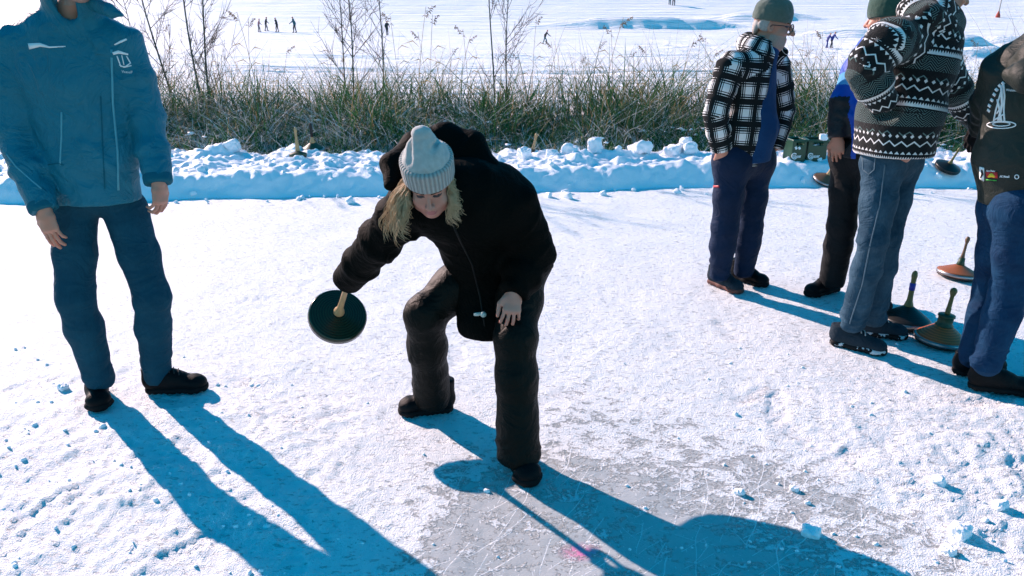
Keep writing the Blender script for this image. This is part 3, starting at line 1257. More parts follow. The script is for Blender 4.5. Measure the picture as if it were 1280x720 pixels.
def shoe(parent, heel, toe, mat, sole, size=1.0, ankle=None, ah=0.10, lace=None):
    """heel and toe are ground points; the shoe is > sole (and > lace)"""
    heel, toe = np.array(heel, float), np.array(toe, float)
    d = toe - heel
    d[2] = 0
    d = nrm(d)
    L = 0.30 * size
    toe = heel + d * L
    up = np.array([0, 0, 1.0])
    sd = np.cross(d, up)
    R = np.stack([sd, d, up], 1)
    P = lambda a, z, o=0.0: heel + d * a * L + up * z + sd * o
    F_ = Field(heel - 0.2, heel + np.array([0.2, 0.2, 0.25]) if False else np.maximum(heel, toe) + 0.15, 0.0055)
    F_.ax = [np.arange(min(heel[i], toe[i]) - 0.12, max(heel[i], toe[i]) + (0.12 if i < 2 else 0.22), 0.0055) for i in range(3)]
    F_.f = np.full([len(a) for a in F_.ax], 0.2, np.float32)
    F_.seg(P(0.16, 0.055), P(0.45, 0.06), (0.040, 0.045), (0.043, 0.048), sd, 0.02)
    F_.seg(P(0.45, 0.055), P(0.80, 0.042), (0.044, 0.044), (0.047, 0.032), sd, 0.03)
    F_.seg(P(0.80, 0.042), P(0.87, 0.038), (0.046, 0.032), (0.040, 0.028), sd, 0.02)
    F_.seg(P(0.20, 0.07), P(0.19, 0.07 + ah), (0.041, 0.052), (0.045, 0.054), sd, 0.03)
    F_.seg(P(0.30, 0.10), P(0.60, 0.075), (0.028, 0.02), (0.026, 0.018), sd, 0.02)
    F_.cut(P(0.5, 0.022), -up, 0.3)
    F_.cut(P(0.2, 0.06 + ah), up, 0.16)
    sh = finish(F_, 'shoe', mat, parent, amp=0.0012)
    S = Field(heel, toe, 0.006)
    S.ax = [np.arange(min(heel[i], toe[i]) - 0.10, max(heel[i], toe[i]) + 0.10, 0.006) for i in range(3)]
    S.f = np.full([len(a) for a in S.ax], 0.2, np.float32)
    S.seg(P(0.13, 0.016), P(0.45, 0.016), (0.043, 0.03), (0.043, 0.03), sd, 0.02)
    S.seg(P(0.45, 0.016), P(0.78, 0.016), (0.043, 0.03), (0.053, 0.03), sd, 0.02)
    S.seg(P(0.78, 0.016), P(0.88, 0.018), (0.053, 0.03), (0.043, 0.03), sd, 0.02)
    S.cut(P(0.5, 0.034), up, 0.3)
    S.cut(P(0.5, -0.002), -up, 0.3)
    for a in np.arange(0.08, 0.98, 0.09):
        S.box(P(a, 0.0), (0.08, 0.006, 0.007), R, 0.002, 0.003, 'c')
    finish(S, 'sole', sole, sh)
    if lace is not None:
        m = MB()
        tree = BVHTree.FromPolygons([tuple(x) for x in np.array([vv.co for vv in sh.data.vertices]) + np.array(parent.location)], [tuple(p.vertices) for p in sh.data.polygons])
        for i, a in enumerate((0.36, 0.43, 0.50, 0.57)):
            pts = []
            for t in np.linspace(-1, 1, 7):
                h = tree.ray_cast(Vector(P(a + 0.03 * t, 0.25, 0.026 * t)), Vector((0, 0, -1)))[0]
                if h is not None:
                    pts.append(np.array(h) + up * 0.003)
            if len(pts) > 3:
                m.tube(pts, 0.0032, 5)
        if m.v:
            m.build('lace', lace, sh)
    return sh


def bvh_of(o):
    mw = np.zeros(3)
    u = o
    while u is not None:
        mw = mw + np.array(u.location)
        u = u.parent
    return BVHTree.FromPolygons([tuple(np.array(v.co) + mw) for v in o.data.vertices], [tuple(p.vertices) for p in o.data.polygons])


def on_cloth(tree, x, y, off=0.003, eye=None):
    """a point on the garment that is seen at picture point (x, y), lifted off the cloth"""
    h, n, i, d = tree.ray_cast(Vector(CAM), Vector(sight(x, y)).normalized())
    if h is None:
        return None
    n = np.array(n)
    return np.array(h) + n * off, n


def strip(tree, pts, width, off=0.0025, dense=5):
    """a thin raised ribbon laid on a garment along picture points; returns verts, faces with thickness"""
    P, N = [], []
    pts = np.array(pts, float)
    for a, b in zip(pts[:-1], pts[1:]):
        for t in np.linspace(0, 1, dense, endpoint=False):
            r = on_cloth(tree, *(a + (b - a) * t), off)
            if r is not None:
                P.append(r[0]); N.append(r[1])
    r = on_cloth(tree, *pts[-1], off)
    if r is not None:
        P.append(r[0]); N.append(r[1])
    m = MB()
    if len(P) < 2:
        return m
    W = width if hasattr(width, '__len__') else [width, width]
    vs = []
    for i, (p, n) in enumerate(zip(P, N)):
        t = nrm(P[min(i + 1, len(P) - 1)] - P[max(i - 1, 0)])
        s = nrm(np.cross(t, n)) * np.interp(i / (len(P) - 1), np.linspace(0, 1, len(W)), W) * 0.5
        vs += [p - s, p + s, p + s - n * off * 1.6, p - s - n * off * 1.6]
    fs = []
    for i in range(len(P) - 1):
        b = i * 4
        for k in range(4):
            l = (k + 1) % 4
            fs.append((b + k, b + l, b + 4 + l, b + 4 + k))
    fs += [(3, 2, 1, 0), tuple(len(vs) - 4 + k for k in range(4))]
    return m.add(vs, fs)


def writing(name, text, tree, at, size, slant, mat, parent, off=0.003, squeeze=1.0, bold=0.0, thick=0.0):
    """letters laid on a garment or panel: at = picture point of the left end of the base line, size = cap height in picture px"""
    cu = bpy.data.curves.new(name, 'FONT')
    cu.body = text
    cu.offset = bold
    cu.resolution_u = 2
    ob = bpy.data.objects.new(name, cu)
    COL.objects.link(ob)
    bpy.context.view_layer.update()
    me = ob.evaluated_get(bpy.context.evaluated_depsgraph_get()).to_mesh()
    vs = np.array([v.co for v in me.vertices])
    fs = [tuple(p.vertices) for p in me.polygons]
    ob.to_mesh_clear()
    bpy.data.objects.remove(ob)
    cs, sn = math.cos(slant), math.sin(slant)
    out = []
    last = None
    for v in vs:
        u, w = v[0] * size / 0.7 * squeeze, v[1] * size / 0.7
        r = on_cloth(tree, at[0] + u * cs + w * sn, at[1] + u * sn - w * cs, off)
        if r is not None:
            last = r[0]
        out.append(last if last is not None else np.zeros(3))
    return link(name, np.array(out), fs, mat, parent, smooth=False)


def knit_mat(name, col, ribs=0, dark=0.55):
    """wool; with ribs the local z axis runs through the crown"""
    T = Tree(name)
    x, y, z = T.xyz(T.coords())
    n = T.noise(60, 3)
    f = T.noise(420, 2)
    c = T.mix((n * 1.5 - 0.25).clamp(), dim(col, 0.8), dim(col, 1.15))
    if ribs:
        a = T.math('ARCTAN2', y, x) * (ribs / (2 * math.pi))
        rib = a.tri()
        c = T.mix((rib * 1.6 - 0.3).clamp(), dim(col, dark), c)
        T.bump(rib * 1.2 + f * 0.4, 0.8, 0.006)
    else:
        T.bump(f * 0.8 + n * 0.5, 0.45, 0.004)
    return T.done(c, 0.95, 0.1, Sheen_Weight=0.3)


def beanie(parent, c, R, s, mat, rmat=None, knob=False, tall=0.115, low=0.02, name='hat', cuff=True):
    """knitted cap around the skull; a turned-up cuff is its sub-part"""
    P = lambda x, y, z: c + R @ (np.array([x, y, z]) * s)
    F_ = Field(c - 0.30, c + 0.30, 0.0055)
    F_.ell(P(0, -0.012, 0.045), (0.090 * s, 0.106 * s, tall * s), R, 0.02)
    F_.seg(P(0, -0.012, 0.02), P(0, -0.012, 0.07), (0.086 * s, 0.103 * s), (0.088 * s, 0.104 * s), R[:, 0], 0.02)
    if knob:
        t = 0.045 + tall
        F_.seg(P(0, -0.015, t - 0.03), P(0.004, -0.02, t + 0.012), (0.050 * s, 0.048 * s), (0.034 * s, 0.03 * s), R[:, 0], 0.03)
        F_.ell(P(0.004, -0.022, t + 0.020), (0.035 * s, 0.028 * s, 0.014 * s), R, 0.012)
        F_.seg(P(-0.05, -0.07, t - 0.04), P(-0.03, 0.05, t - 0.012), 0.010 * s, 0.006 * s, None, 0.02, 'c')
        F_.seg(P(0.055, 0.05, t - 0.05), P(0.035, -0.02, t - 0.008), 0.008 * s, 0.005 * s, None, 0.02, 'c')
    F_.cut(P(0, 0, low), -R[:, 2], 0.28)
    v, q = F_.mesh(1)
    v = v + normals(v, q) * (0.0025 * fbm(v * 25, 3))[:, None]
    h = link(name, v, q, mat, parent)
    if cuff:
        F_ = Field(c - 0.22, c + 0.22, 0.0055)
        F_.seg(P(0, -0.012, low - 0.004), P(0, -0.010, low + 0.080), (0.0955 * s, 0.112 * s), (0.099 * s, 0.115 * s), R[:, 0], 0.01)
        F_.cut(P(0, 0, low - 0.010), -R[:, 2], 0.2, 0.01)
        F_.cut(P(0, 0, low + 0.078), R[:, 2], 0.2, 0.012)
        F_.seg(P(0, -0.012, low - 0.03), P(0, -0.012, low + 0.01), (0.080 * s, 0.098 * s), (0.080 * s, 0.098 * s), R[:, 0], 0.006, 'c')
        v, q = F_.mesh(1)
        # keep the crown axis as local z so that the ribs follow it
        loc = (v - P(0, -0.012, low)) @ R
        me = link('cuff', loc, q, rmat or mat, None, origin=np.zeros(3))
        me.parent = h
        M = Matrix(mat4(R, P(0, -0.012, low) - np.array(parent.location)).tolist())
        me.matrix_local = M
    return h


# shared cloths
M_SOLE = plain('black_rubber', (0.005, 0.005, 0.006), 0.75, 0.15)
M_SOLE_W = plain('dirty_white_rubber', (0.45, 0.45, 0.46), 0.7, 0.3)
_T = Tree('black_rubber_with_white_foam')
_x, _y, _z = _T.xyz(_T.coords())
M_SOLE_MIX = _T.done(_T.mix((_T.noise(26, 2) > 0.52) * (_z > 0.012), (0.006, 0.006, 0.007), (0.55, 0.56, 0.58)), 0.7, 0.2)
M_SHOE_BLACK = cloth('black_shoe_leather', (0.0035, 0.004, 0.005), bump=0.15, rough=0.6, spec=0.12)
M_SHOE_GREY = cloth('slate_shoe_fabric', (0.014, 0.026, 0.038), bump=0.3)
M_LACE = plain('dark_lace', (0.02, 0.022, 0.025), 0.8)
M_WHITE = plain('white_print', (0.75, 0.77, 0.78), 0.7, 0.2, 0.05)


def leg_chain(F_, hip, knee, ankle, r, side, nm, k=0.03):
    hip, knee, ankle = (np.asarray(a, float) for a in (hip, knee, ankle))
    mid = (hip + knee) / 2
    cf = knee + (ankle - knee) * 0.35
    F_.chain([(hip, (r[0], r[0] * 1.05)), (mid, (r[0] * 0.88, r[0] * 0.95)), (knee, (r[1], r[1] * 1.02)),
              (cf, (r[1] * 1.0, r[1] * 1.08)), (ankle, (r[2], r[2] * 1.08))], side, k, name=nm)


def leg_folds(hip, knee, ankle, a=1.0, r=1.0):
    hip, knee, ankle = (np.asarray(x, float) for x in (hip, knee, ankle))
    sh = ankle - knee
    th = knee - hip
    return [(knee, 0.10, 0.009 * a, th + sh * 0.3, 24, 6), (knee + sh * 0.45, 0.13, 0.006 * a, sh + np.array([0.1, 0, 0]), 17, 6),
            (ankle - sh * 0.06, 0.10, 0.013 * a, sh, 30, 5), (hip + th * 0.15, 0.14, 0.008 * a, th + np.array([0.25, 0, 0.1]), 15, 5),
            (hip + th * 0.6, 0.14, 0.004 * a, th + np.array([0.15, 0.1, 0]), 12, 5)]


def arm_folds(S, E, Wr, a=1.0):
    S, E, Wr = (np.asarray(x, float) for x in (S, E, Wr))
    return [(E, 0.11, 0.012 * a, (Wr - S), 24, 5), ((E + Wr) / 2, 0.12, 0.008 * a, Wr - E, 22, 5),
            ((S + E) / 2, 0.13, 0.007 * a, E - S + np.array([0.1, 0, 0]), 17, 5), (Wr, 0.09, 0.008 * a, Wr - E, 30, 4),
            (S, 0.13, 0.008 * a, E - S, 16, 5)]


def under(F_, pel, chest, neck, hips, knees, ankles, shs, els, wrs, side, headc=None):
    """the figure inside the clothes, a little slimmer than they are"""
    F_.chain([(pel, (0.10, 0.075)), ((np.asarray(pel) * 0.5 + np.asarray(chest) * 0.5), (0.115, 0.082)), (chest, (0.13, 0.088)), (neck, (0.050, 0.052))], side, 0.04)
    if headc is not None:
        F_.seg(neck, headc, 0.052, 0.050, side, 0.03)
    for h, k_, a in zip(hips, knees, ankles):
        F_.chain([(h, 0.060), (k_, 0.040), (a, 0.034)], side, 0.03)
        F_.seg(pel, h, 0.07, 0.062, side, 0.03)
    for s_, e, w in zip(shs, els, wrs):
        F_.chain([(s_, 0.046), (e, 0.036), (w, 0.026)], side, 0.03)
        F_.seg(chest, s_, 0.06, 0.046, side, 0.03)
HAND_H, HEAD_H, BODY_H, CLOTH_H = 0.0042, 0.0042, 0.016, 0.0085


def person(label, at, group=None):
    return thing('person', label, 'person', (float(at[0]), float(at[1]), 0.0), group)


def mid(a, b, t=0.5):
    return np.asarray(a) * (1 - t) + np.asarray(b) * t


def hair_cap(parent, c, R, s, mat, low=-0.05, front=0.055):
    P = lambda x, y, z: c + R @ (np.array([x, y, z]) * s)
    F_ = Field(c - 0.22, c + 0.22, 0.006)
    F_.ell(P(0, -0.016, 0.036), (0.083 * s, 0.102 * s, 0.094 * s), R, 0.02)
    F_.cut(P(0, front, 0.03), R @ np.array([0, 1, -0.55]), 0.3)
    F_.cut(P(0, 0, low), -R[:, 2], 0.3)
    return finish(F_, 'hair', mat, parent, amp=0.003, smooth=1)


# ================================================================ the woman bending with the stock
def woman():
    root = person('woman in black parka and grey knitted hat bending forward to swing a curling stock', GZ(590, 545))
    hc = A(537, 227, 2.46)
    R = rot_to((0.03, -0.87, -0.47), (-0.055, 0, 1))
    pel, neck, chest = A(620, 322, 2.93), A(557, 240, 2.58), A(590, 258, 2.67)
    hR, kR, aR = A(606, 328, 2.93), A(530, 394, 2.80), A(541, 497, 2.95)
    hL, kL, aL = A(652, 328, 2.91), A(644, 424, 2.62), A(648, 562, 2.50)
    sR, eR, wR = A(522, 246, 2.54), A(476, 300, 2.66), A(437, 347, 2.852)
    sL, eL, wL = A(638, 250, 2.66), A(668, 318, 2.74), A(642, 366, 2.60)
    side = nrm(sL - sR)
    hd = nrm(A(438, 385, 2.97) - wR)
    fl = nrm(np.array([-0.03, -0.16, -0.26]))
    lo, hi = lims([hc, pel, aR, aL, eR, eL, wR], 0.2)
    lo[2] = 0.02
    F_ = Field(lo, hi, BODY_H, [(hc - 0.15, hc + 0.15, HEAD_H), (wL - [.06, .16, .17], wL + [.07, .06, .04], HAND_H), (wR - [.1, .06, .1], wR + [.06, .1, .05], HAND_H)])
    under(F_, pel, chest, neck, (hR, hL), (kR, kL), (aR, aL), (sR, sL), (eR, eL), (wR, wL), side, hc + R @ np.array([0, -0.03, -0.06]))
    head(F_, hc, R, 0.92, True)
    hand(F_, wL, fl, nrm((0.15, -0.75, 0.55)), 1, 0.88, (0.75, 0.8, 0.85, 0.9), 0.22)
    ax_ = nrm(np.array([0.37, -0.45, 0.81]))
    hand(F_, wR, nrm((-0.45, 0.55, -0.55)), nrm((-0.75, -0.5, 0.1)), 1, 0.93, (1.5, 1.55, 1.6, 1.6), 0.05, 0.9)
    finish(F_, 'body', [M_SKIN_F, M_LIP, M_EYE, M_BROW], root, fm=face_mat(hc, R, 0.92, True), smooth=1)

    M = cloth('black_parka_shell', (0.0022, 0.0030, 0.0026), 0.3, 8, 300, 0.25, 0.7, 0.04)
    F_ = Field(lo - 0.05, hi + 0.05, CLOTH_H)
    F_.chain([(A(622, 405, 2.79), (0.172, 0.118)), (A(622, 350, 2.90), (0.178, 0.128)), (mid(pel, chest, 0.45), (0.175, 0.140)), (chest, (0.180, 0.138)), (mid(chest, neck, 0.7), (0.15, 0.115)), (neck, (0.085, 0.09))], side, 0.06, name='trunk')
    F_.chain([(chest + side * -0.10, (0.12, 0.12)), (sR, (0.092, 0.092)), (mid(sR, eR), (0.082, 0.085)), (eR, (0.078, 0.08)), (mid(eR, wR, 0.6), (0.070, 0.070)), (wR + nrm(wR - eR) * 0.02, (0.064, 0.064))], None, 0.04, name='arm', cap=0.5)
    F_.chain([(chest + side * 0.06, (0.13, 0.13)), (sL, (0.100, 0.100)), (eL, (0.084, 0.088)), (mid(eL, wL, 0.6), (0.072, 0.072)), (wL, (0.056, 0.056))], None, 0.05, name='arm', cap=0.5)
    F_.seg(A(560, 236, 2.62), A(622, 236, 2.73), 0.085, 0.09, None, 0.06)
    F_.cut(A(622, 413, 2.79), (0.03, 0, -1), 0.42, 0.012)
    F_.cut(wR + nrm(wR - eR) * 0.045, wR - eR, 0.11, 0.012)
    F_.cut(wL + nrm(wL - eL) * 0.012, wL - eL, 0.10, 0.012)
    F_.seg(wR + nrm(wR - eR) * 0.08, wR + nrm(wR - eR) * 0.0, 0.045, 0.045, None, 0.01, 'c')
    F_.seg(A(622, 440, 2.79), A(622, 397, 2.81), (0.15, 0.10), (0.14, 0.09), side, 0.01, 'c')
    folds = arm_folds(sR, eR, wR, 1.3) + arm_folds(sL, eL, wL, 1.2) + [
        (A(575, 300, 2.75), 0.16, 0.013, (0.5, 0.1, 0.8), 14, 4), (A(620, 360, 2.8), 0.2, 0.012, (1, 0, 0.15), 11, 3), (A(650, 290, 2.8), 0.15, 0.012, (0.6, 0.3, 0.7), 13, 4)]
    coat = finish(F_, 'parka', M, root, folds, 0.004, 3)
    t = bvh_of(coat)
    F_ = Field(*lims([A(485, 225, 2.45), A(545, 165, 2.82), A(610, 240, 2.6)], 0.14), 0.0075)
    pts = [(488, 232, 2.62), (492, 205, 2.72), (520, 182, 2.82), (556, 172, 2.86), (586, 186, 2.84), (604, 214, 2.78), (598, 244, 2.68)]
    F_.chain([(A(p[0], p[1], p[2] - 0.10), (r, r * 0.8)) for p, r in zip(pts, (0.025, 0.045, 0.055, 0.06, 0.066, 0.06, 0.035))], None, 0.03)
    F_.seg(A(560, 190, 2.76), A(590, 225, 2.74), 0.05, 0.07, None, 0.05)
    finish(F_, 'hood', M, coat, [(A(570, 185, 2.8), 0.15, 0.010, (1, 0.3, 0), 16, 6)], 0.004, 5)
    z = strip(t, [(560, 268), (575, 300), (590, 330), (600, 370), (606, 408)], 0.007)
    if z.v:
        z.build('zip', plain('dark_zip', (0.004, 0.005, 0.005), 0.6, 0.2), coat)
    # the pale toggle that hangs by the pocket
    p = A(604, 393, 2.655)
    mb = MB().lathe([(0.002, -0.012), (0.010, -0.010), (0.012, 0), (0.010, 0.010), (0.002, 0.012)], mat4(frame_to((0.3, -1, 0.2)), p), 14)
    mb.tube([p + (-0.006, 0.002, 0.003), p + (-0.022, 0.004, -0.001), p + (-0.036, 0.006, -0.003)], [0.006, 0.008, 0.006], 8)
    mb.build('toggle', plain('pale_toggle', (0.45, 0.5, 0.46), 0.35, 0.5), coat)

    MT = cloth('olive_snow_trousers', (0.0030, 0.0036, 0.0026), 0.3, 8, 260, 0.24, 0.55, 0.12)
    F_ = Field(*lims([hR, kR, aR, aL, hL, pel], 0.17), CLOTH_H)
    F_.ax[2] = F_.ax[2][F_.ax[2] > 0.0]
    F_.f = np.full([len(a) for a in F_.ax], 0.2, np.float32)
    leg_chain(F_, hR, kR, aR + (0, 0, -0.01), (0.105, 0.078, 0.082), (1, 0, 0), 'legR', 0.04)
    leg_chain(F_, hL, kL, aL + (0, 0, -0.01), (0.105, 0.078, 0.088), (1, 0, 0), 'legL', 0.04)
    F_.seg(hR, hL, 0.12, 0.12, None, 0.05)
    F_.cut(aR + (0, 0, -0.03), (0, 0, -1), 0.15)
    F_.cut(aL + (0, 0, -0.035), (0, 0, -1), 0.15)
    finish(F_, 'trousers', MT, root, leg_folds(hR, kR, aR, 1.2) + leg_folds(hL, kL, aL, 1.2), 0.003, 8)
    shoe(root, GZ(568, 512), GZ(500, 517), M_SHOE_BLACK, M_SOLE, 0.85, ah=0.10)
    shoe(root, GZ(643, 566), GZ(659, 600), M_SHOE_BLACK, M_SOLE, 0.85, ah=0.10)
    wool = knit_mat('grey_wool', (0.46, 0.45, 0.43))
    rib = knit_mat('ribbed_grey_wool', (0.48, 0.47, 0.45), 46, 0.6)
    beanie(root, hc, R, 0.92, wool, rib, True, 0.140, 0.030)
    # hair in loose locks on both sides of the face
    Thair = Tree('blonde_hair')
    n = Thair.noise(50, 3)
    MH = Thair.done(Thair.mix(n, (0.30, 0.17, 0.07), (0.82, 0.60, 0.38)), 0.45, 0.5)
    g = np.random.default_rng(4)
    for sgn, n in ((-1, 16), (1, 30)):
        # +1: her right (left in the picture), loose wavy locks; -1: the other side, tucked in and shorter
        mb = MB()
        for lk in range(n):
            st = np.array([sgn * g.uniform(0.072, 0.080), g.uniform(-0.05, 0.048), g.uniform(-0.035, 0.015)])
            L = g.uniform(0.07, 0.165) if sgn == 1 else g.uniform(0.06, 0.12)
            out = R[:, 0] * sgn * (g.uniform(0.10, 0.95) if sgn == 1 else g.uniform(0.0, 0.4)) + R[:, 1] * g.uniform(-0.35, 0.35)
            ph, fr, am = g.uniform(0, 6.28), g.uniform(7, 13), g.uniform(0.007, 0.016)
            for i in range(26):
                s0 = hc + R @ ((st + g.normal(size=3) * (0.002, 0.006, 0.005)) * 0.92)
                l_, o_, p_ = L * g.uniform(0.75, 1.1), out + g.normal(size=3) * 0.10, ph + g.normal() * 0.35
                pts = []
                for t in np.linspace(0, 1, 12):
                    p = s0 + o_ * l_ * math.sin(t * 1.8) * 0.6 + np.array([0, -0.015 * t, -1]) * l_ * t
                    p = p + np.array([math.cos(p_ + fr * t), math.sin(p_ * 1.3 + fr * t), 0.4 * math.sin(p_ + fr * t)]) * am * t ** 0.7
                    pts.append(p)
                mb.tube(pts, list(np.array([0.6, 1, 1, 1, 1, 1, 1, 0.9, 0.8, 0.7, 0.5, 0.2]) * g.uniform(0.0007, 0.0013)), 3)
        mb.build('hair', MH, root)
    return wR


W_R = woman()


# ================================================================ the man at the left, head above the frame
def man_left():
    root = person('man in flare-tinted blue jacket and jeans standing at the left of the lane', GZ(170, 492))
    Y = 3.08
    hc = A(96, -42, 3.02)
    R = rot_to((0.25, -0.95, -0.15))
    side = nrm((1, 0.10, 0))
    pel, chest, neck = A(121, 240, 3.12), A(92, 95, 3.12), A(92, 12, 3.09)
    h1, k1, a1 = A(94, 262, 3.12), A(94, 372, 3.02), A(124, 470, 3.07)
    h2, k2, a2 = A(157, 262, 3.16), A(190, 372, 3.08), A(196, 464, 3.15)
    s1, e1, w1 = A(18, 52, 3.10), A(17, 165, 3.05), A(55, 262, 2.93)
    s2, e2, w2 = A(150, 48, 3.16), A(184, 148, 3.16), A(198, 228, 3.04)
    lo, hi = lims([hc, s1, e1, w1, w2, a1, a2], 0.17)
    lo[2] = 0.03
    F_ = Field(lo, hi, BODY_H, [(hc - 0.16, hc + 0.14, 0.006), (w1 - [.07, .06, .2], w1 + [.08, .07, .03], HAND_H), (w2 - [.07, .07, .19], w2 + [.07, .07, .03], HAND_H)])
    under(F_, pel, chest, neck, (h1, h2), (k1, k2), (a1, a2), (s1, s2), (e1, e2), (w1, w2), side, hc + R @ np.array([0, -0.03, -0.06]))
    head(F_, hc, R, 1.0)
    hand(F_, w1, (0.16, -0.10, -1), (-0.25, -0.95, 0.1), 1, 1.05, (0.35, 0.35, 0.45, 0.55), 0.06)
    hand(F_, w2, (-0.02, -0.10, -1), (0.95, -0.30, 0), -1, 1.0, (0.75, 0.85, 0.95, 1.0), 0.05)
    fmx = face_mat(hc, R, 1.0, False)

    def fm(p):
        m = fmx(p)
        l = (p - hc) @ R
        m[(m == 0) & (l[:, 2] < -0.045) & (l[:, 1] > -0.01) & (l[:, 2] > -0.14) & (np.linalg.norm(l, axis=1) < 0.2)] = 4
        return m
    finish(F_, 'body', [M_SKIN, M_LIP_M, M_EYE, M_BROW, M_BEARD], root, fm=fm)
    hair_cap(root, hc, R, 1.0, M_GREYHAIR)

    MJ = cloth('dark_shell_with_flare_haze', (0.001, 0.145, 0.215), 0.12, 5, 300, 0.42, 0.55, 0.3)  # dark jacket; the blue-teal lens-flare haze is put into its base colour
    F_ = Field(lo - 0.06, hi + 0.06, CLOTH_H)
    F_.chain([(A(122, 250, 3.12), (0.180, 0.125)), (A(112, 190, 3.12), (0.182, 0.13)), (chest, (0.215, 0.145)), (A(90, 48, 3.11), (0.175, 0.115)), (neck, (0.078, 0.080))], side, 0.05, name='trunk')
    for s_, e, w, c0 in ((s1, e1, w1, -0.12), (s2, e2, w2, 0.12)):
        F_.chain([(A(90, 62, 3.11) + side * c0, (0.10, 0.10)), (s_, (0.084, 0.092)), (mid(s_, e), (0.078, 0.084)), (e, (0.070, 0.076)), (mid(e, w), (0.064, 0.068)), (w, (0.054, 0.054))], side, 0.03, name='arm', cap=0.5)
        F_.cut(w + nrm(w - e) * 0.004, w - e, 0.09, 0.006)
    F_.cut(A(122, 251, 3.12), (0, 0.0, -1), 0.24, 0.008)
    # turned-up collar, open at the throat
    F_.seg(neck - (0, 0, 0.03), neck + (0.01, -0.01, 0.07), (0.100, 0.098), (0.115, 0.108), side, 0.02)
    F_.cut(neck + (0, 0, 0.066), (0.15, 0.55, 1), 0.12)
    F_.seg(neck + (0, 0, 0.01), neck + (0.005, -0.02, 0.12), (0.085, 0.085), (0.105, 0.10), side, 0.01, 'c')
    F_.seg(neck + (0.03, -0.10, -0.02), neck + (0.02, -0.14, 0.12), 0.03, 0.06, side, 0.02, 'c')
    F_.chain([(A(118, 6, 3.02), (0.02, 0.03)), (A(138, 14, 2.98), (0.018, 0.03)), (A(153, 19, 2.98), (0.008, 0.012))], None, 0.02)
    folds = arm_folds(s1, e1, w1, 0.8) + arm_folds(s2, e2, w2, 0.9) + [
        (A(120, 215, 3.0), 0.16, 0.014, (0.25, 0, 1), 16, 4), (A(70, 150, 3.0), 0.18, 0.011, (1, 0, 0.35), 13, 3), (A(130, 120, 3.0), 0.16, 0.012, (1, 0, 0.2), 14, 3), (A(60, 215, 3.0), 0.15, 0.012, (0.6, 0, 1), 14, 4), (A(95, 45, 3.0), 0.13, 0.009, (0.7, 0, 0.7), 16, 4)]
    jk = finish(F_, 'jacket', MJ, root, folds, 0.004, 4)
    t = bvh_of(jk)
    seam = plain('blue_piping', (0.08, 0.32, 0.40), 0.6, 0.3)
    strip(t, [(36, 58), (50, 56), (62, 59), (82, 58)], [0.022, 0.014, 0.006, 0.003]).build('chest_zip', M_WHITE, jk)
    strip(t, [(143, 56), (151, 52), (158, 49)], [0.004, 0.008, 0.007]).build('chest_stripe', M_WHITE, jk)
    strip(t, [(77, 140), (77, 170), (75, 206)], 0.006).build('pocket_zip', seam, jk)
    strip(t, [(139, 62), (141, 130), (147, 190), (148, 238)], 0.008).build('front_seam', seam, jk)
    strip(t, [(8, 192), (20, 208), (40, 226), (52, 236)], 0.005).build('sleeve_seam', seam, jk)
    mb = MB()
    for pts, w in (([(141, 67), (148, 65), (160, 68)], [0.010, 0.012, 0.006]), ([(146, 70), (151, 83), (157, 83)], 0.004), ([(152, 69), (155, 81)], 0.003), ([(158, 70), (163, 79), (157, 83)], 0.004), ([(149, 81), (155, 84), (164, 82)], 0.004)):
        s_ = strip(t, pts, w)
        if s_.v:
            mb.add(s_.v, s_.f)
    mb.build('emblem', M_WHITE, jk)
    dk = cloth('ribbing_with_flare_haze', (0.001, 0.10, 0.15), 0.1, 5, 300, 0.2)  # cuffs and seams carry the same flare haze in their colour
    for e, w in ((e1, w1), (e2, w2)):
        d_ = nrm(w - e)
        Fc = Field(w - 0.12, w + 0.12, 0.006)
        Fc.seg(w - d_ * 0.035, w - d_ * 0.002, 0.0575, 0.0565, side, 0.01)
        Fc.cut(w - d_ * 0.034, -d_, 0.1, 0.006)
        Fc.cut(w + d_ * 0.006, d_, 0.1, 0.006)
        finish(Fc, 'cuff', dk, jk, amp=0.001)
    for pts in ([(60, 206), (72, 204), (79, 206)], [(126, 120), (128, 175), (131, 236)]):
        strip(t, pts, 0.004).build('seam', dk, jk)
    writing('lettering', 'Vassell', t, (152, 91), 3.4, 0.06, M_WHITE, jk)

    MJe = denim('petrol_denim', (0.003, 0.046, 0.080), (0.010, 0.085, 0.130))
    F_ = Field(*lims([h1, k1, a1, a2, h2, k2], 0.16), CLOTH_H)
    leg_chain(F_, h1, k1, a1 + (0, 0, -0.02), (0.093, 0.074, 0.062), side, 'legL')
    leg_chain(F_, h2, k2, a2 + (0, 0, -0.02), (0.093, 0.074, 0.062), side, 'legR')
    F_.seg(A(108, 240, 3.12), A(138, 240, 3.14), (0.10, 0.10), (0.10, 0.10), None, 0.03)
    for a in (a1, a2):
        F_.cut(a + (0, 0, -0.05), (0, 0, -1), 0.12)
    finish(F_, 'jeans', MJe, root, leg_folds(h1, k1, a1) + leg_folds(h2, k2, a2), 0.003, 2)
    shoe(root, GZ(122, 484), GZ(126, 520), M_SHOE_BLACK, M_SOLE, 0.95, ah=0.07, lace=M_LACE)
    shoe(root, GZ(180, 490), GZ(270, 486), M_SHOE_BLACK, M_SOLE, 1.02, ah=0.07, lace=M_LACE)


man_left()


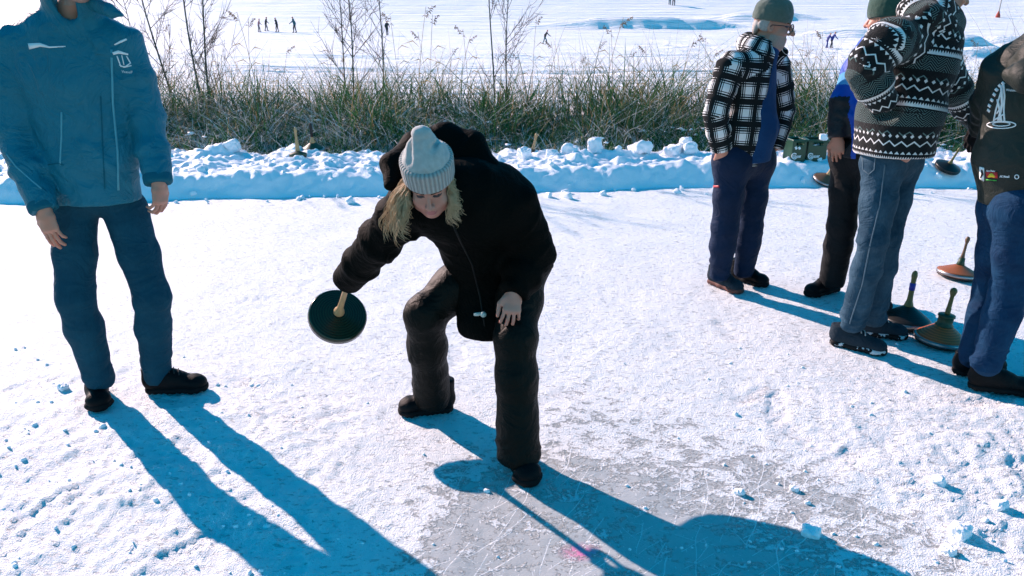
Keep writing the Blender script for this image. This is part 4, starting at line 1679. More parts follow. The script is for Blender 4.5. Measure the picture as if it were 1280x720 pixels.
# ================================================================ the man in the checked jacket
def plaid_mat():
    T = Tree('black_and_white_check')
    u, v, _ = T.xyz(T.coords('UV'))
    def band(x):
        f = (x.fract() - 0.5).abs()
        return (f < 0.175).max((f > 0.215) * (f < 0.262)).max((f > 0.335) * (f < 0.36))
    a, b = u * 9.0, v * 7.9
    n = T.noise(30, 3)
    w = band(a) * band(b)
    c = T.mix(w, (0.010, 0.012, 0.013), T.mix(n, (0.62, 0.62, 0.62), (0.82, 0.81, 0.80)))
    T.bump(T.noise(300, 2) + n, 0.3, 0.005)
    return T.done(c, 0.9, 0.12)


def man_check():
    root = person('man in black and white checked jacket, green hat and glasses, hand in pocket', GZ(915, 358))
    front = nrm((0.74, -0.67, 0))
    side = nrm((0.67, 0.74, 0))
    pel, chest, neck = A(928, 205, 4.58), A(940, 98, 4.60), A(958, 60, 4.60)
    hc = A(966, 31, 4.60)
    R = rot_to((0.93, -0.32, -0.14))
    h1, k1, a1 = A(915, 205, 4.50), A(906, 285, 4.50), A(900, 342, 4.55)
    h2, k2, a2 = A(944, 205, 4.66), A(938, 285, 4.64), A(930, 338, 4.66)
    s1, e1, w1 = A(912, 82, 4.44), A(894, 142, 4.40), A(901, 188, 4.42)
    s2, e2, w2 = A(970, 82, 4.76), A(980, 138, 4.80), A(968, 185, 4.72)
    lo, hi = lims([hc, s1, e1, w1, w2, a1, a2, e2], 0.17)
    lo[2] = 0.03
    F_ = Field(lo, hi, BODY_H, [(hc - 0.15, hc + 0.15, 0.005), (w1 - [.07, .07, .1], w1 + [.09, .07, .03], 0.005)])
    under(F_, pel, chest, neck, (h1, h2), (k1, k2), (a1, a2), (s1, s2), (e1, e2), (w1, w2), side, hc + R @ np.array([0, -0.03, -0.06]))
    head(F_, hc, R, 1.04)
    F_.ell(hc + R @ np.array([0, 0.03, -0.11]), (0.05, 0.05, 0.04), R, 0.04)
    hand(F_, w1, (0.45, 0.15, -0.85), (-0.35, -0.9, -0.2), 1, 1.0, (0.3, 0.3, 0.3, 0.3), 0.02)
    fmx = face_mat(hc, R, 1.04, False)

    def fm(p):
        m = fmx(p)
        l = (p - hc) @ R
        m[(m == 0) & (l[:, 2] < -0.052) & (l[:, 1] > 0.0) & (l[:, 2] > -0.125) & (np.linalg.norm(l, axis=1) < 0.17)] = 4
        return m
    finish(F_, 'body', [M_SKIN, M_LIP_M, M_EYE, M_BROW, M_BEARD], root, fm=fm)
    P = lambda x, y, z: hc + R @ (np.array([x, y, z]) * 1.04)
    hr = Field(hc - 0.15, hc + 0.15, 0.006)
    for s_ in (-1, 1):
        hr.ell(P(s_ * 0.066, -0.035, 0.0), (0.013, 0.04, 0.045), R, 0.01)
    hr.ell(P(0, -0.085, -0.02), (0.06, 0.025, 0.05), R, 0.03)
    finish(hr, 'hair', M_GREYHAIR, root, amp=0.003)
    mb = MB()
    for s_ in (-1, 1):
        ring = [P(s_ * (0.033 + 0.026 * math.cos(a)), 0.104 - 0.010 * math.cos(a), -0.004 + 0.020 * math.sin(a)) for a in np.linspace(0, 2 * math.pi, 15)]
        mb.tube(ring, 0.0030, 5)
        mb.tube([P(s_ * 0.059, 0.095, 0.002), P(s_ * 0.074, 0.06, 0.004), P(s_ * 0.082, 0.0, 0.0), P(s_ * 0.080, -0.015, -0.015)], 0.0028, 5)
    mb.tube([P(-0.009, 0.111, 0.0), P(0, 0.114, 0.002), P(0.009, 0.111, 0.0)], 0.0028, 5)
    gl = mb.build('glasses', plain('black_frame', (0.01, 0.01, 0.012), 0.3, 0.5), root)
    beanie(root, hc, R, 1.04, knit_mat('green_grey_wool', (0.085, 0.115, 0.095)), None, False, 0.098, 0.018, cuff=False)

    F_ = Field(lo - 0.06, hi + 0.06, CLOTH_H)
    hem = A(925, 205, 4.58)
    F_.chain([(hem, (0.195, 0.150)), (A(932, 160, 4.58), (0.195, 0.150)), (chest, (0.195, 0.135)), (A(950, 72, 4.60), (0.15, 0.10)), (neck, (0.075, 0.078))], side, 0.05, name='trunk')
    for s_, e, w, c0 in ((s1, e1, w1, -0.10), (s2, e2, w2, 0.10)):
        F_.chain([(A(950, 84, 4.60) + side * c0, (0.09, 0.09)), (s_, (0.082, 0.086)), (mid(s_, e), (0.076, 0.080)), (e, (0.070, 0.074)), (mid(e, w), (0.066, 0.068)), (w, (0.058, 0.058))], front, 0.03, name='arm', cap=0.5)
        F_.cut(w + nrm(w - e) * 0.004, w - e, 0.10, 0.006)
    F_.cut(hem + (0, 0, 0.005), (0, 0, -1), 0.26, 0.008)
    # hood lying on the collar
    F_.chain([(neck + front * 0.06 - side * 0.10 - (0, 0, 0.03), 0.035), (neck - side * 0.10 - front * 0.03 + (0, 0, 0.015), 0.05), (neck - front * 0.12 + (0, 0, 0.02), 0.062), (neck + side * 0.10 - front * 0.03 + (0, 0, 0.015), 0.05), (neck + front * 0.06 + side * 0.10 - (0, 0, 0.03), 0.035)], None, 0.03)
    # open front
    op = front * 0.15 + side * 0.085
    F_.chain([(neck + front * 0.10, (0.06, 0.09)), (chest + op, (0.135, 0.10)), (A(934, 150, 4.58) + op, (0.140, 0.10)), (hem + op * 1.05 - (0, 0, 0.08), (0.145, 0.11))], side, 0.015, 'c')
    folds = arm_folds(s1, e1, w1, 1.0) + arm_folds(s2, e2, w2, 1.0) + [(A(915, 150, 4.4), 0.15, 0.010, (0.5, 0, 1), 12, 4), (A(930, 185, 4.45), 0.15, 0.009, (1, 0, 0.3), 11, 4)]
    jk = finish(F_, 'checked_jacket', plaid_mat(), root, folds, 0.004, 6, {'trunk': 1.25, 'arm': 0.48})
    F_ = Field(lo - 0.02, hi + 0.02, CLOTH_H)
    F_.chain([(hem + front * 0.03 + (0, 0, 0.0), (0.150, 0.145)), (A(936, 160, 4.58) + front * 0.02, (0.155, 0.145)), (chest + front * 0.012, (0.150, 0.115)), (neck + front * 0.01 - (0, 0, 0.015), (0.066, 0.066))], side, 0.04)
    F_.cut(hem + (0, 0, 0.03), (0, 0, -1), 0.24, 0.01)
    finish(F_, 'shirt', cloth('blue_shirt', (0.006, 0.042, 0.125), 0.2, 8, 300, 0.2), root, [(A(960, 150, 4.45), 0.2, 0.008, (0.6, 0.3, 1), 12, 4)], 0.003, 3)
    MT = cloth('navy_trousers', (0.0008, 0.012, 0.040), 0.25, 8, 250, 0.2, 0.75)
    F_ = Field(*lims([h1, k1, a1, a2, h2, k2], 0.16), CLOTH_H)
    leg_chain(F_, h1, k1, a1, (0.102, 0.078, 0.064), front, 'legL')
    leg_chain(F_, h2, k2, a2, (0.102, 0.078, 0.064), front, 'legR')
    F_.seg(h1 + (0, 0, 0.03), h2 + (0, 0, 0.03), 0.125, 0.125, None, 0.05)
    for a in (a1, a2):
        F_.cut(a + (0, 0, -0.035), (0, 0, -1), 0.13)
    tr = finish(F_, 'trousers', MT, root, leg_folds(h1, k1, a1, 1.2) + leg_folds(h2, k2, a2, 1.2), 0.003, 5)
    t = bvh_of(tr)
    strip(t, [(887, 232), (892, 233), (899, 233)], 0.012).build('pocket_zip', plain('red_zip', (0.5, 0.04, 0.05), 0.5), tr)
    shoe(root, GZ(885, 352), GZ(928, 368), M_SHOE_GREY, plain('red_brown_rubber', (0.12, 0.04, 0.03), 0.7), 0.98, ah=0.07, lace=M_SOLE_W)
    shoe(root, GZ(912, 346), GZ(962, 360), M_SHOE_BLACK, M_SOLE, 0.98, ah=0.08, lace=M_LACE)


man_check()


# ================================================================ the man in blue behind the patterned fleece
def man_blue():
    root = person('man in bright blue jacket and black trousers, mostly hidden behind the patterned fleece', GZ(1060, 372))
    front = nrm((-0.85, -0.35, 0))
    side = nrm((0.35, -0.85, 0)) * -1
    side = nrm(np.cross(front, (0, 0, 1)))
    Y = 4.36
    pel, chest, neck = A(1080, 190, Y), A(1098, 90, Y + .03), A(1108, 45, Y + .02)
    hc = A(1108, 22, Y)
    R = rot_to((-0.55, 0.82, -0.1))
    h1, k1, a1 = A(1062, 198, 4.44), A(1052, 282, 4.40), A(1040, 350, 4.45)
    h2, k2, a2 = A(1094, 198, 4.28), A(1094, 290, 4.22), A(1094, 362, 4.26)
    s1, e1, w1 = A(1072, 88, 4.48), A(1052, 128, 4.42), A(1047, 172, 4.36)
    s2, e2, w2 = A(1128, 80, 4.20), A(1132, 130, 4.15), A(1110, 165, 4.12)
    lo, hi = lims([hc, s1, e1, w1, w2, a1, a2, e2], 0.17)
    lo[2] = 0.03
    F_ = Field(lo, hi, BODY_H, [(hc - 0.13, hc + 0.15, 0.006), (w1 - [.07, .09, .17], w1 + [.07, .07, .02], 0.005)])
    under(F_, pel, chest, neck, (h1, h2), (k1, k2), (a1, a2), (s1, s2), (e1, e2), (w1, w2), side, hc + R @ np.array([0, -0.03, -0.06]))
    head(F_, hc, R, 1.0)
    hand(F_, w1, (0.12, -0.1, -1), (-0.6, -0.75, 0.1), 1, 1.0, (0.5, 0.6, 0.7, 0.8))
    finish(F_, 'body', [M_SKIN, M_LIP_M, M_EYE, M_BROW], root, fm=face_mat(hc, R, 1.0, False))
    beanie(root, hc, R, 1.04, knit_mat('moss_green_wool', (0.03, 0.075, 0.055)), None, False, 0.10, 0.0, cuff=False)
    MB_ = cloth('bright_blue_shell', (0.004, 0.06, 0.40), 0.15, 6, 300, 0.2, 0.55, 0.3)
    MK = cloth('black_sleeve_shell', (0.012, 0.014, 0.018), 0.2, 6, 300, 0.2, 0.6, 0.3)
    ML = cloth('light_blue_panel', (0.10, 0.34, 0.62), 0.1, 6, 300, 0.2)
    F_ = Field(lo - 0.06, hi + 0.06, CLOTH_H)
    hem = A(1080, 196, Y)
    F_.chain([(hem, (0.18, 0.135)), (A(1090, 140, Y), (0.185, 0.14)), (chest, (0.20, 0.14)), (A(1103, 62, Y), (0.15, 0.10)), (neck, (0.075, 0.075))], side, 0.05)
    F_.cut(hem, (0, 0, -1), 0.24, 0.01)
    for s_, e, w in ((s1, e1, w1), (s2, e2, w2)):
        F_.chain([(mid(chest, s_, 0.6) + (0, 0, 0.03), (0.09, 0.09)), (s_, (0.078, 0.082)), (e, (0.066, 0.07)), (w, (0.052, 0.054))], front, 0.03, cap=0.5)
        F_.cut(w, w - e, 0.08, 0.006)

    def fm(p):
        m = np.zeros(len(p), int)
        for s_, e, w in ((s1, e1, w1), (s2, e2, w2)):
            ax = nrm(w - e)
            t_ = (p - e) @ ax
            r_ = np.linalg.norm((p - e) - t_[:, None] * ax, axis=1)
            m[(t_ > -0.02) & (r_ < 0.082)] = 1
            ax = nrm(e - s_)
            t_ = (p - s_) @ ax
            r_ = np.linalg.norm((p - s_) - t_[:, None] * ax, axis=1)
            m[(t_ > 0.06) & (t_ < 0.13) & (r_ < 0.10)] = 2
        return m
    finish(F_, 'jacket', [MB_, MK, ML], root, arm_folds(s1, e1, w1) + [(A(1070, 150, 4.3), 0.2, 0.010, (0.6, 0, 1), 12, 4)], 0.004, 9, fm=fm)
    F_ = Field(*lims([h1, k1, a1, a2, h2, k2], 0.16), CLOTH_H)
    leg_chain(F_, h1, k1, a1, (0.10, 0.078, 0.075), front, 'legL')
    leg_chain(F_, h2, k2, a2, (0.10, 0.078, 0.075), front, 'legR')
    F_.seg(h1 + (0, 0, 0.03), h2 + (0, 0, 0.03), 0.12, 0.12, None, 0.05)
    for a in (a1, a2):
        F_.cut(a + (0, 0, -0.04), (0, 0, -1), 0.13)
    finish(F_, 'trousers', cloth('black_trousers', (0.006, 0.008, 0.010), 0.25, 8, 250, 0.2, 0.75), root, leg_folds(h1, k1, a1) + leg_folds(h2, k2, a2), 0.003, 11)
    shoe(root, GZ(1048, 362), GZ(1002, 372), M_SHOE_BLACK, M_SOLE, 1.0, ah=0.10, lace=M_LACE)
    shoe(root, GZ(1098, 374), GZ(1104, 394), cloth('black_and_red_shoe', (0.03, 0.010, 0.012), bump=0.2), M_SOLE_W, 0.95, ah=0.07, lace=plain('red_lace', (0.5, 0.08, 0.10)))


man_blue()


# ================================================================ the man in the patterned fleece
def nordic_mat():
    T = Tree('black_fleece_with_white_pattern')
    u, v, _ = T.xyz(T.coords('UV'))
    PER = 0.235
    w = (v / PER).fract() * PER
    w = w + (T.noise(9, 2) - 0.5) * 0.004

    def within(a, b):
        return (w > a) * (w < b)
    # jagged comb
    def comb(a, hgt, per, top=True):
        t = (u / per + (w - a) * 9).tri() * hgt * 0.55 + hgt * 0.42
        return (w > a) * (w < (t + a))
    white = comb(0.000, 0.024, 0.0125)
    tri1 = (w > 0.034) * (w < ((u / 0.030).tri() * 0.016 - 0.003 + 0.034))
    zig = ((w - 0.072) - (u / 0.062).tri() * 0.022).abs() < 0.0038
    dia = ((u / 0.036).fract() - 0.5).abs() * 0.036 + (w - 0.118).abs() < 0.0095
    zig2 = ((w - 0.140) - (u / 0.055).tri() * -0.018).abs() < 0.0030
    gap = (u / 0.11 + 0.3).fract() > 0.35
    white = white.max(tri1).max(zig).max(dia)
    half = zig2 * gap
    wav = (((w + ((u / 0.070).tri() - 0.5) * 0.030 + (T.noise(14, 2) - 0.5) * 0.012) / 0.0115).tri() < 0.30) * within(0.165, 0.228)
    n = T.noise(90, 3)
    base = T.mix(n, (0.006, 0.007, 0.008), (0.014, 0.016, 0.017))
    c = T.mix(wav.max(half) * 0.85, base, (0.14, 0.22, 0.21))
    c = T.mix(white, c, T.mix(n, (0.60, 0.60, 0.60), (0.85, 0.84, 0.83)))
    T.bump(T.noise(240, 3) + n, 0.6, 0.006)
    return T.done(c, 0.95, 0.08, Sheen_Weight=0.15)


def man_fleece():
    root = person('man in black and white zigzag patterned fleece and faded jeans, seen from behind', GZ(1078, 432))
    front = nrm((0.86, 0.50, 0))
    side = nrm(np.cross(front, (0, 0, 1)))          # to his right: towards the camera
    pel, chest, neck = A(1116, 188, 3.66), A(1142, 75, 3.68), A(1168, 18, 3.68)
    hc = A(1184, -14, 3.66)
    R = rot_to((0.93, 0.12, -0.22))
    h1, k1, a1 = A(1104, 206, 3.68), A(1092, 300, 3.56), A(1066, 404, 3.62)
    h2, k2, a2 = A(1125, 206, 3.80), A(1108, 298, 3.74), A(1092, 396, 3.76)
    s1, e1, w1 = A(1112, 50, 3.50), A(1080, 84, 3.50), A(1106, 134, 3.52)
    s2, e2, w2 = A(1172, 62, 3.82), A(1192, 112, 3.90), A(1222, 154, 3.98)
    lo, hi = lims([hc, s1, e1, w1, w2, a1, a2, e2], 0.19)
    lo[2] = 0.03
    F_ = Field(lo, hi, BODY_H, [(hc - 0.15, hc + 0.15, 0.006), (w2 - [.06, .06, .14], w2 + [.14, .08, .04], 0.0055)])
    under(F_, pel, chest, neck, (h1, h2), (k1, k2), (a1, a2), (s1, s2), (e1, e2), (w1, w2), side, hc + R @ np.array([0, -0.03, -0.06]))
    head(F_, hc, R, 1.0)
    hand(F_, w2, (0.8, 0.25, -0.45), (-0.4, -0.5, 0.6), 1, 1.0, (0.6, 0.7, 0.8, 0.9))
    finish(F_, 'body', [M_SKIN, M_LIP_M, M_EYE, M_BROW], root, fm=face_mat(hc, R, 1.0, False))
    hair_cap(root, hc, R, 1.0, M_GREYHAIR)
    F_ = Field(lo - 0.06, hi + 0.06, 0.0085)
    hem = A(1116, 189, 3.66)
    F_.chain([(hem - (0, 0, 0.02), (0.195, 0.158)), (A(1124, 140, 3.66), (0.195, 0.158)), (chest, (0.195, 0.158)), (A(1158, 42, 3.68), (0.155, 0.12)), (neck, (0.088, 0.092))], side, 0.05, name='trunk')
    F_.chain([(A(1140, 52, 3.62), (0.11, 0.11)), (s1, (0.098, 0.10)), (e1, (0.085, 0.088)), (mid(e1, w1), (0.078, 0.080)), (w1, (0.058, 0.060))], front, 0.03, name='arm', cap=0.5)
    F_.cut(w1, w1 - e1, 0.09, 0.006)
    F_.chain([(A(1160, 56, 3.72), (0.10, 0.10)), (s2, (0.090, 0.095)), (e2, (0.078, 0.082)), (mid(e2, w2), (0.068, 0.07)), (w2, (0.055, 0.055))], front, 0.03, name='arm', cap=0.5)
    F_.cut(w2, w2 - e2, 0.09, 0.006)
    F_.cut(hem - (0, 0, 0.01), np.array([0.04, 0, -1]), 0.30, 0.01)
    # hood bunched about the neck
    F_.chain([(A(1182, 34, 3.56), (0.05, 0.04)), (A(1158, 22, 3.54), (0.06, 0.05)), (A(1143, 12, 3.64), (0.07, 0.055)), (A(1156, 8, 3.8), (0.06, 0.05)), (A(1190, 22, 3.82), (0.05, 0.04))], None, 0.03, name='hood')
    F_.bones = [b if b[7] != 'hood' else b[:8] + (b[8] + 0.05,) for b in F_.bones]
    F_.seg(A(1172, 12, 3.6), A(1190, 30, 3.66), 0.07, 0.06, None, 0.03, bone=('hood', 0.3))
    folds = arm_folds(s1, e1, w1, 1.1) + arm_folds(s2, e2, w2, 1.0) + [(A(1110, 145, 3.5), 0.16, 0.012, (0.5, 0, 1), 11, 4), (A(1165, 120, 3.5), 0.18, 0.008, (0.3, 0, 1), 10, 3), (A(1150, 30, 3.5), 0.12, 0.010, (0.6, 0, 1), 16, 5)]
    finish(F_, 'patterned_fleece', nordic_mat(), root, folds, 0.004, 7, {'trunk': 1.30, 'arm': 0.56, 'hood': 0.4})
    MJ = denim('faded_blue_denim', (0.008, 0.036, 0.065), (0.085, 0.16, 0.225))
    F_ = Field(*lims([h1, k1, a1, a2, h2, k2], 0.16), 0.008)
    leg_chain(F_, h1, k1, a1, (0.092, 0.068, 0.064), side, 'legL')
    leg_chain(F_, h2, k2, a2, (0.092, 0.068, 0.064), side, 'legR')
    F_.seg(h1 + (0, 0, 0.02), h2 + (0, 0, 0.02), 0.105, 0.105, None, 0.05)
    for a in (a1, a2):
        F_.cut(a + (0, 0, -0.045), (0, 0, -1), 0.13)
    je = finish(F_, 'jeans', MJ, root, leg_folds(h1, k1, a1, 1.25) + leg_folds(h2, k2, a2, 1.2), 0.003, 12)
    t = bvh_of(je)
    st_ = plain('denim_seam', (0.10, 0.15, 0.19), 0.85, 0.15)
    strip(t, [(1106, 206), (1100, 255), (1088, 305), (1078, 355), (1062, 405)], 0.006, 0.0045, 8).build('side_seam', st_, je)
    strip(t, [(1078, 196), (1079, 212), (1086, 218), (1093, 212), (1094, 196)], 0.005, 0.0022, 4).build('back_pocket', st_, je)
    shoe(root, GZ(1034, 428), GZ(1118, 446), M_SHOE_GREY, M_SOLE_MIX, 1.02, ah=0.06, lace=M_SOLE_W)
    shoe(root, GZ(1062, 416), GZ(1142, 424), M_SHOE_GREY, M_SOLE_MIX, 1.02, ah=0.06, lace=M_SOLE_W)


man_fleece()


# ================================================================ the man at the right edge
def man_right():
    root = person('man at the right edge in dark green jacket with white print on its back', GZ(1240, 478))
    front = nrm((0.62, 0.78, 0))
    side = nrm(np.cross(front, (0, 0, 1)))
    pel, chest, neck = A(1284, 250, 3.20), A(1304, 120, 3.22), A(1318, 48, 3.22)
    hc = A(1330, 2, 3.22)
    R = rot_to((0.75, 0.6, -0.12))
    h1, k1, a1 = A(1276, 268, 3.14), A(1262, 362, 3.16), A(1234, 452, 3.12)
    h2, k2, a2 = A(1256, 268, 3.30), A(1240, 362, 3.34), A(1218, 444, 3.28)
    s1, e1, w1 = A(1352, 80, 3.12), A(1372, 165, 3.10), A(1366, 235, 3.16)
    s2, e2, w2 = A(1256, 84, 3.30), A(1240, 132, 3.42), A(1228, 160, 3.55)
    lo, hi = lims([hc, s1, e1, w1, w2, a1, a2, e2], 0.18)
    lo[2] = 0.03
    F_ = Field(lo, hi, BODY_H, [(hc - 0.15, hc + 0.15, 0.007), (w2 - [.08, .06, .13], w2 + [.06, .1, .04], 0.0055)])
    under(F_, pel, chest, neck, (h1, h2), (k1, k2), (a1, a2), (s1, s2), (e1, e2), (w1, w2), side, hc + R @ np.array([0, -0.03, -0.06]))
    head(F_, hc, R, 1.0)
    hand(F_, w2, (-0.15, 0.35, -0.8), (-0.8, -0.3, 0.1), 1, 1.05, (0.7, 0.8, 0.9, 1.0))
    hand(F_, w1, (0, 0.05, -1), (0.8, -0.5, 0), -1, 1.0, (0.7, 0.8, 0.9, 1.0))
    def gl(p):
        m = face_mat(hc, R, 1.0, False)(p)
        m[np.linalg.norm(p - w2, axis=1) < 0.24] = np.where((p[np.linalg.norm(p - w2, axis=1) < 0.24] - w2) @ nrm(w2 - e2) > -0.05, 4, 0)
        return m
    finish(F_, 'body', [M_SKIN, M_LIP_M, M_EYE, M_BROW, cloth('black_glove', (0.008, 0.008, 0.009))], root, fm=gl)
    hair_cap(root, hc, R, 1.0, M_GREYHAIR)
    MG = cloth('dark_green_shell', (0.012, 0.018, 0.014), 0.25, 5, 300, 0.2, 0.6, 0.3)
    F_ = Field(lo - 0.06, hi + 0.06, CLOTH_H)
    hem = A(1284, 258, 3.20)
    F_.chain([(hem, (0.185, 0.15)), (A(1288, 200, 3.20), (0.205, 0.155)), (chest, (0.215, 0.155)), (A(1312, 72, 3.22), (0.165, 0.12)), (neck, (0.085, 0.085))], side, 0.05)
    F_.cut(hem, (0, 0, -1), 0.26, 0.01)
    for s_, e, w, c0 in ((s1, e1, w1, 0.1), (s2, e2, w2, -0.1)):
        F_.chain([(A(1312, 84, 3.22) + side * c0, (0.10, 0.10)), (s_, (0.090, 0.095)), (e, (0.076, 0.08)), (w, (0.058, 0.06))], front, 0.03, cap=0.5)
        F_.cut(w, w - e, 0.09, 0.006)
    F_.cut(hem + (0, 0, 0.02), (0, 0, -1), 0.01)
    folds = arm_folds(s1, e1, w1) + arm_folds(s2, e2, w2, 1.2) + [(A(1260, 170, 3.0), 0.14, 0.012, (0.3, 0, 1), 11, 3), (A(1270, 230, 3.0), 0.16, 0.008, (1, 0, 0.5), 9, 3)]
    jk = finish(F_, 'jacket', MG, root, folds, 0.004, 13)
    F_ = Field(*lims([A(1262, 70, 3.1), A(1330, 30, 3.3)], 0.2), 0.0085)
    F_.chain([(A(1266, 92, 3.10), (0.045, 0.035)), (A(1288, 98, 3.02), (0.06, 0.045)), (A(1316, 86, 3.04), (0.07, 0.05)), (A(1346, 62, 3.12), (0.06, 0.05))], None, 0.04)
    F_.chain([(A(1274, 82, 3.16), (0.045, 0.045)), (A(1296, 68, 3.10), (0.065, 0.055)), (A(1326, 50, 3.08), (0.06, 0.05))], None, 0.04)
    hd = finish(F_, 'hood', MG, jk, [(A(1285, 65, 3.0), 0.15, 0.012, (0.6, 0, 1), 15, 5)], 0.004, 14)
    t = bvh_of(jk)
    mb = MB()
    def ribbon(pts, w):
        s_ = strip(t, pts, w)
        if s_.v:
            mb.add(s_.v, s_.f)
    # tower, its arc of beads and the ring below
    ribbon([(1254, 106), (1250, 120), (1245, 138), (1242, 153)], 0.006)
    ribbon([(1255, 106), (1256, 120), (1255, 138), (1256, 153)], 0.006)
    ribbon([(1252, 108), (1253, 130), (1248, 152)], 0.010)
    ribbon([(1247, 124), (1250, 138), (1252, 152)], 0.008)
    ribbon([(1246, 142), (1256, 128)], 0.006)
    ribbon([(1243, 150), (1256, 142)], 0.006)
    ribbon([(1258, 102), (1266, 100), (1272, 104)], 0.004)
    for i, (x, y) in enumerate([(1254, 104), (1250, 107), (1246, 112), (1243, 118), (1240, 125), (1237, 132), (1236, 138)]):
        ribbon([(x - 1.5, y - 1), (x + 1.5, y + 1.5)], 0.011)
    ribbon([(1254 + 18 * math.cos(a) - 2, 156 + 4.5 * math.sin(a)) for a in np.linspace(0, 6.28, 18)], 0.004)
    ribbon([(1254 + 11 * math.cos(a) - 2, 155 + 2.6 * math.sin(a)) for a in np.linspace(0, 6.28, 14)], 0.004)
    mb.build('emblem', M_WHITE, jk)
    writing('lettering', 'Weissensee', t, (1258, 114), 3.0, 0.04, M_WHITE, jk, squeeze=0.9, bold=0.02)
    badge = MB()
    s_ = strip(t, [(1227.5, 209), (1227.5, 225)], 0.026); badge.add(s_.v, s_.f)
    badge.build('white_badge', M_WHITE, jk)
    s_ = strip(t, [(1228, 212), (1229, 217), (1226.5, 222)], [0.006, 0.012, 0.004], 0.005)
    s_.build('badge_figure', plain('black_print', (0.01, 0.01, 0.01)), jk)
    s_ = strip(t, [(1233, 218), (1247, 219)], 0.026); s_.build('red_badge', plain('red_print', (0.50, 0.02, 0.02)), jk)
    s_ = strip(t, [(1236, 221), (1240, 218.5), (1244, 221)], [0.006, 0.018, 0.006], 0.005); s_.build('yellow_sun', plain('yellow_print', (0.75, 0.55, 0.03)), jk)
    writing('badge_lettering', 'AutoThaler', t, (1233.5, 214.2), 2.2, 0.05, M_WHITE, jk, squeeze=0.75, bold=0.02)
    s_ = strip(t, [(1233, 224.6), (1246, 225.6)], 0.004); s_.build('green_line', plain('green_print', (0.05, 0.4, 0.05)), jk)
    writing('sponsor_lettering', 'AK Metall', t, (1250, 221.5), 2.6, 0.03, M_WHITE, jk, squeeze=0.8, bold=0.03)
    r_ = MB(); s_ = strip(t, [(1271 + 2.6 * math.cos(a), 221 + 2.6 * math.sin(a)) for a in np.linspace(0, 6.28, 10)], 0.003); r_.add(s_.v, s_.f)
    r_.build('sponsor_ring', M_WHITE, jk)
    MJ = denim('deep_blue_denim', (0.002, 0.020, 0.060), (0.010, 0.075, 0.16))
    F_ = Field(*lims([h1, k1, a1, a2, h2, k2], 0.16), 0.008)
    leg_chain(F_, h1, k1, a1, (0.098, 0.076, 0.068), side, 'legL')
    leg_chain(F_, h2, k2, a2, (0.100, 0.078, 0.070), side, 'legR')
    F_.seg(h1 + (0, 0, 0.04), h2 + (0, 0, 0.04), 0.12, 0.12, None, 0.05)
    for a in (a1, a2):
        F_.cut(a + (0, 0, -0.06), (0, 0, -1), 0.13)
    finish(F_, 'jeans', MJ, root, leg_folds(h1, k1, a1, 1.4) + leg_folds(h2, k2, a2, 1.2), 0.003, 15)
    shoe(root, GZ(1206, 484), GZ(1300, 494), M_SHOE_BLACK, M_SOLE, 1.02, ah=0.06)
    shoe(root, GZ(1190, 468), GZ(1250, 462), M_SHOE_BLACK, M_SOLE, 1.0, ah=0.06, lace=M_LACE)


man_right()
# ------------------------------------------------------------------ ice stocks (curling weights with a handle)
M_STEEL = plain('worn_steel', (0.28, 0.28, 0.29), 0.4, 0.5, 0.2, 30, 0.1, 0.9)
M_PLATE = plain('black_running_plate', (0.010, 0.010, 0.011), 0.5, 0.4)


def wood(name, col, rings=True, rough=0.45, k=1.0):
    T = Tree(name)
    x, y, z = T.xyz(T.coords())
    r = (x * x + y * y)._m('SQRT')
    n = T.noise(14, 5, 0.65)
    g = (r * 95 + z * 20 + n * 0.8).tri() if rings else T.noise(9, 5, 0.6, co=T.coords(scale=(6, 6, 0.7)))
    c = T.mix((g * 0.7 + n * 0.5 - 0.15).clamp(), dim(col, 0.5), dim(col, 1.25))
    T.bump(g * 0.5 + n, 0.25 * k, 0.003)
    return T.done(c, rough, 0.4)


def stock(label, p, axis, body, handle, bodymat, handlemat, group='curling stocks', spin=(1, 0, 0), ring=True, band=None, collar=None, r=0.130):
    root = thing('curling_stock', label, 'curling stock', (0, 0, 0), group)
    MB().lathe([(0.02, 0.0), (r - 0.012, 0.0), (r - 0.006, 0.004), (r - 0.006, 0.014), (0.02, 0.0145)]).build('running_plate', M_PLATE, root)
    bo = MB().lathe(body, n=40).build('body', bodymat, root)
    if ring:
        MB().lathe([(r - 0.004, 0.0165), (r + 0.003, 0.018), (r + 0.0035, 0.026), (r + 0.003, 0.036), (r - 0.004, 0.0375)], n=40).build('steel_band', M_STEEL, root)
    if collar:
        MB().lathe(collar[0], n=28).build('collar', collar[1], root)
    ha = MB().lathe(handle, n=20).build('handle', handlemat, root)
    if band:
        MB().lathe(band[0], n=20).build('grip_tape', band[1], ha)
    R = frame_to(axis, spin)
    root.rotation_euler = Matrix(R.tolist()).to_euler()
    root.location = p
    return root


def handle_prof(z0, h, r0, r1, bulb, base=1.6):
    """turned grip: flares at the foot, swells at the end"""
    pr = [(r0 * 0.6, z0 - 0.004), (r0 * base, z0), (r0 * base * 0.92, z0 + 0.012), (r0 * 1.15, z0 + 0.035), (r0, z0 + h * 0.28), (r1, z0 + h * 0.55), (r1 * 0.95, z0 + h * 0.68),
          (bulb * 0.85, z0 + h * 0.78), (bulb, z0 + h * 0.86), (bulb * 0.85, z0 + h * 0.94), (bulb * 0.4, z0 + h * 0.99), (0.002, z0 + h)]
    return pr


def cone(r, h, rt, bow=0.5):
    pr = [(0.02, 0.015), (r, 0.0155), (r, 0.038)]
    for t in np.linspace(0, 1, 12):
        s = t ** (1 + bow * 0.4)
        pr.append((r * 0.985 + (rt - r * 0.985) * t, 0.042 + (h - 0.042) * s))
        if 0 < t < 1:                                      # turned grooves
            pr.append((r * 0.985 + (rt - r * 0.985) * t - 0.0012, 0.0425 + (h - 0.042) * s))
    pr.append((rt * 0.6, h + 0.002))
    return pr


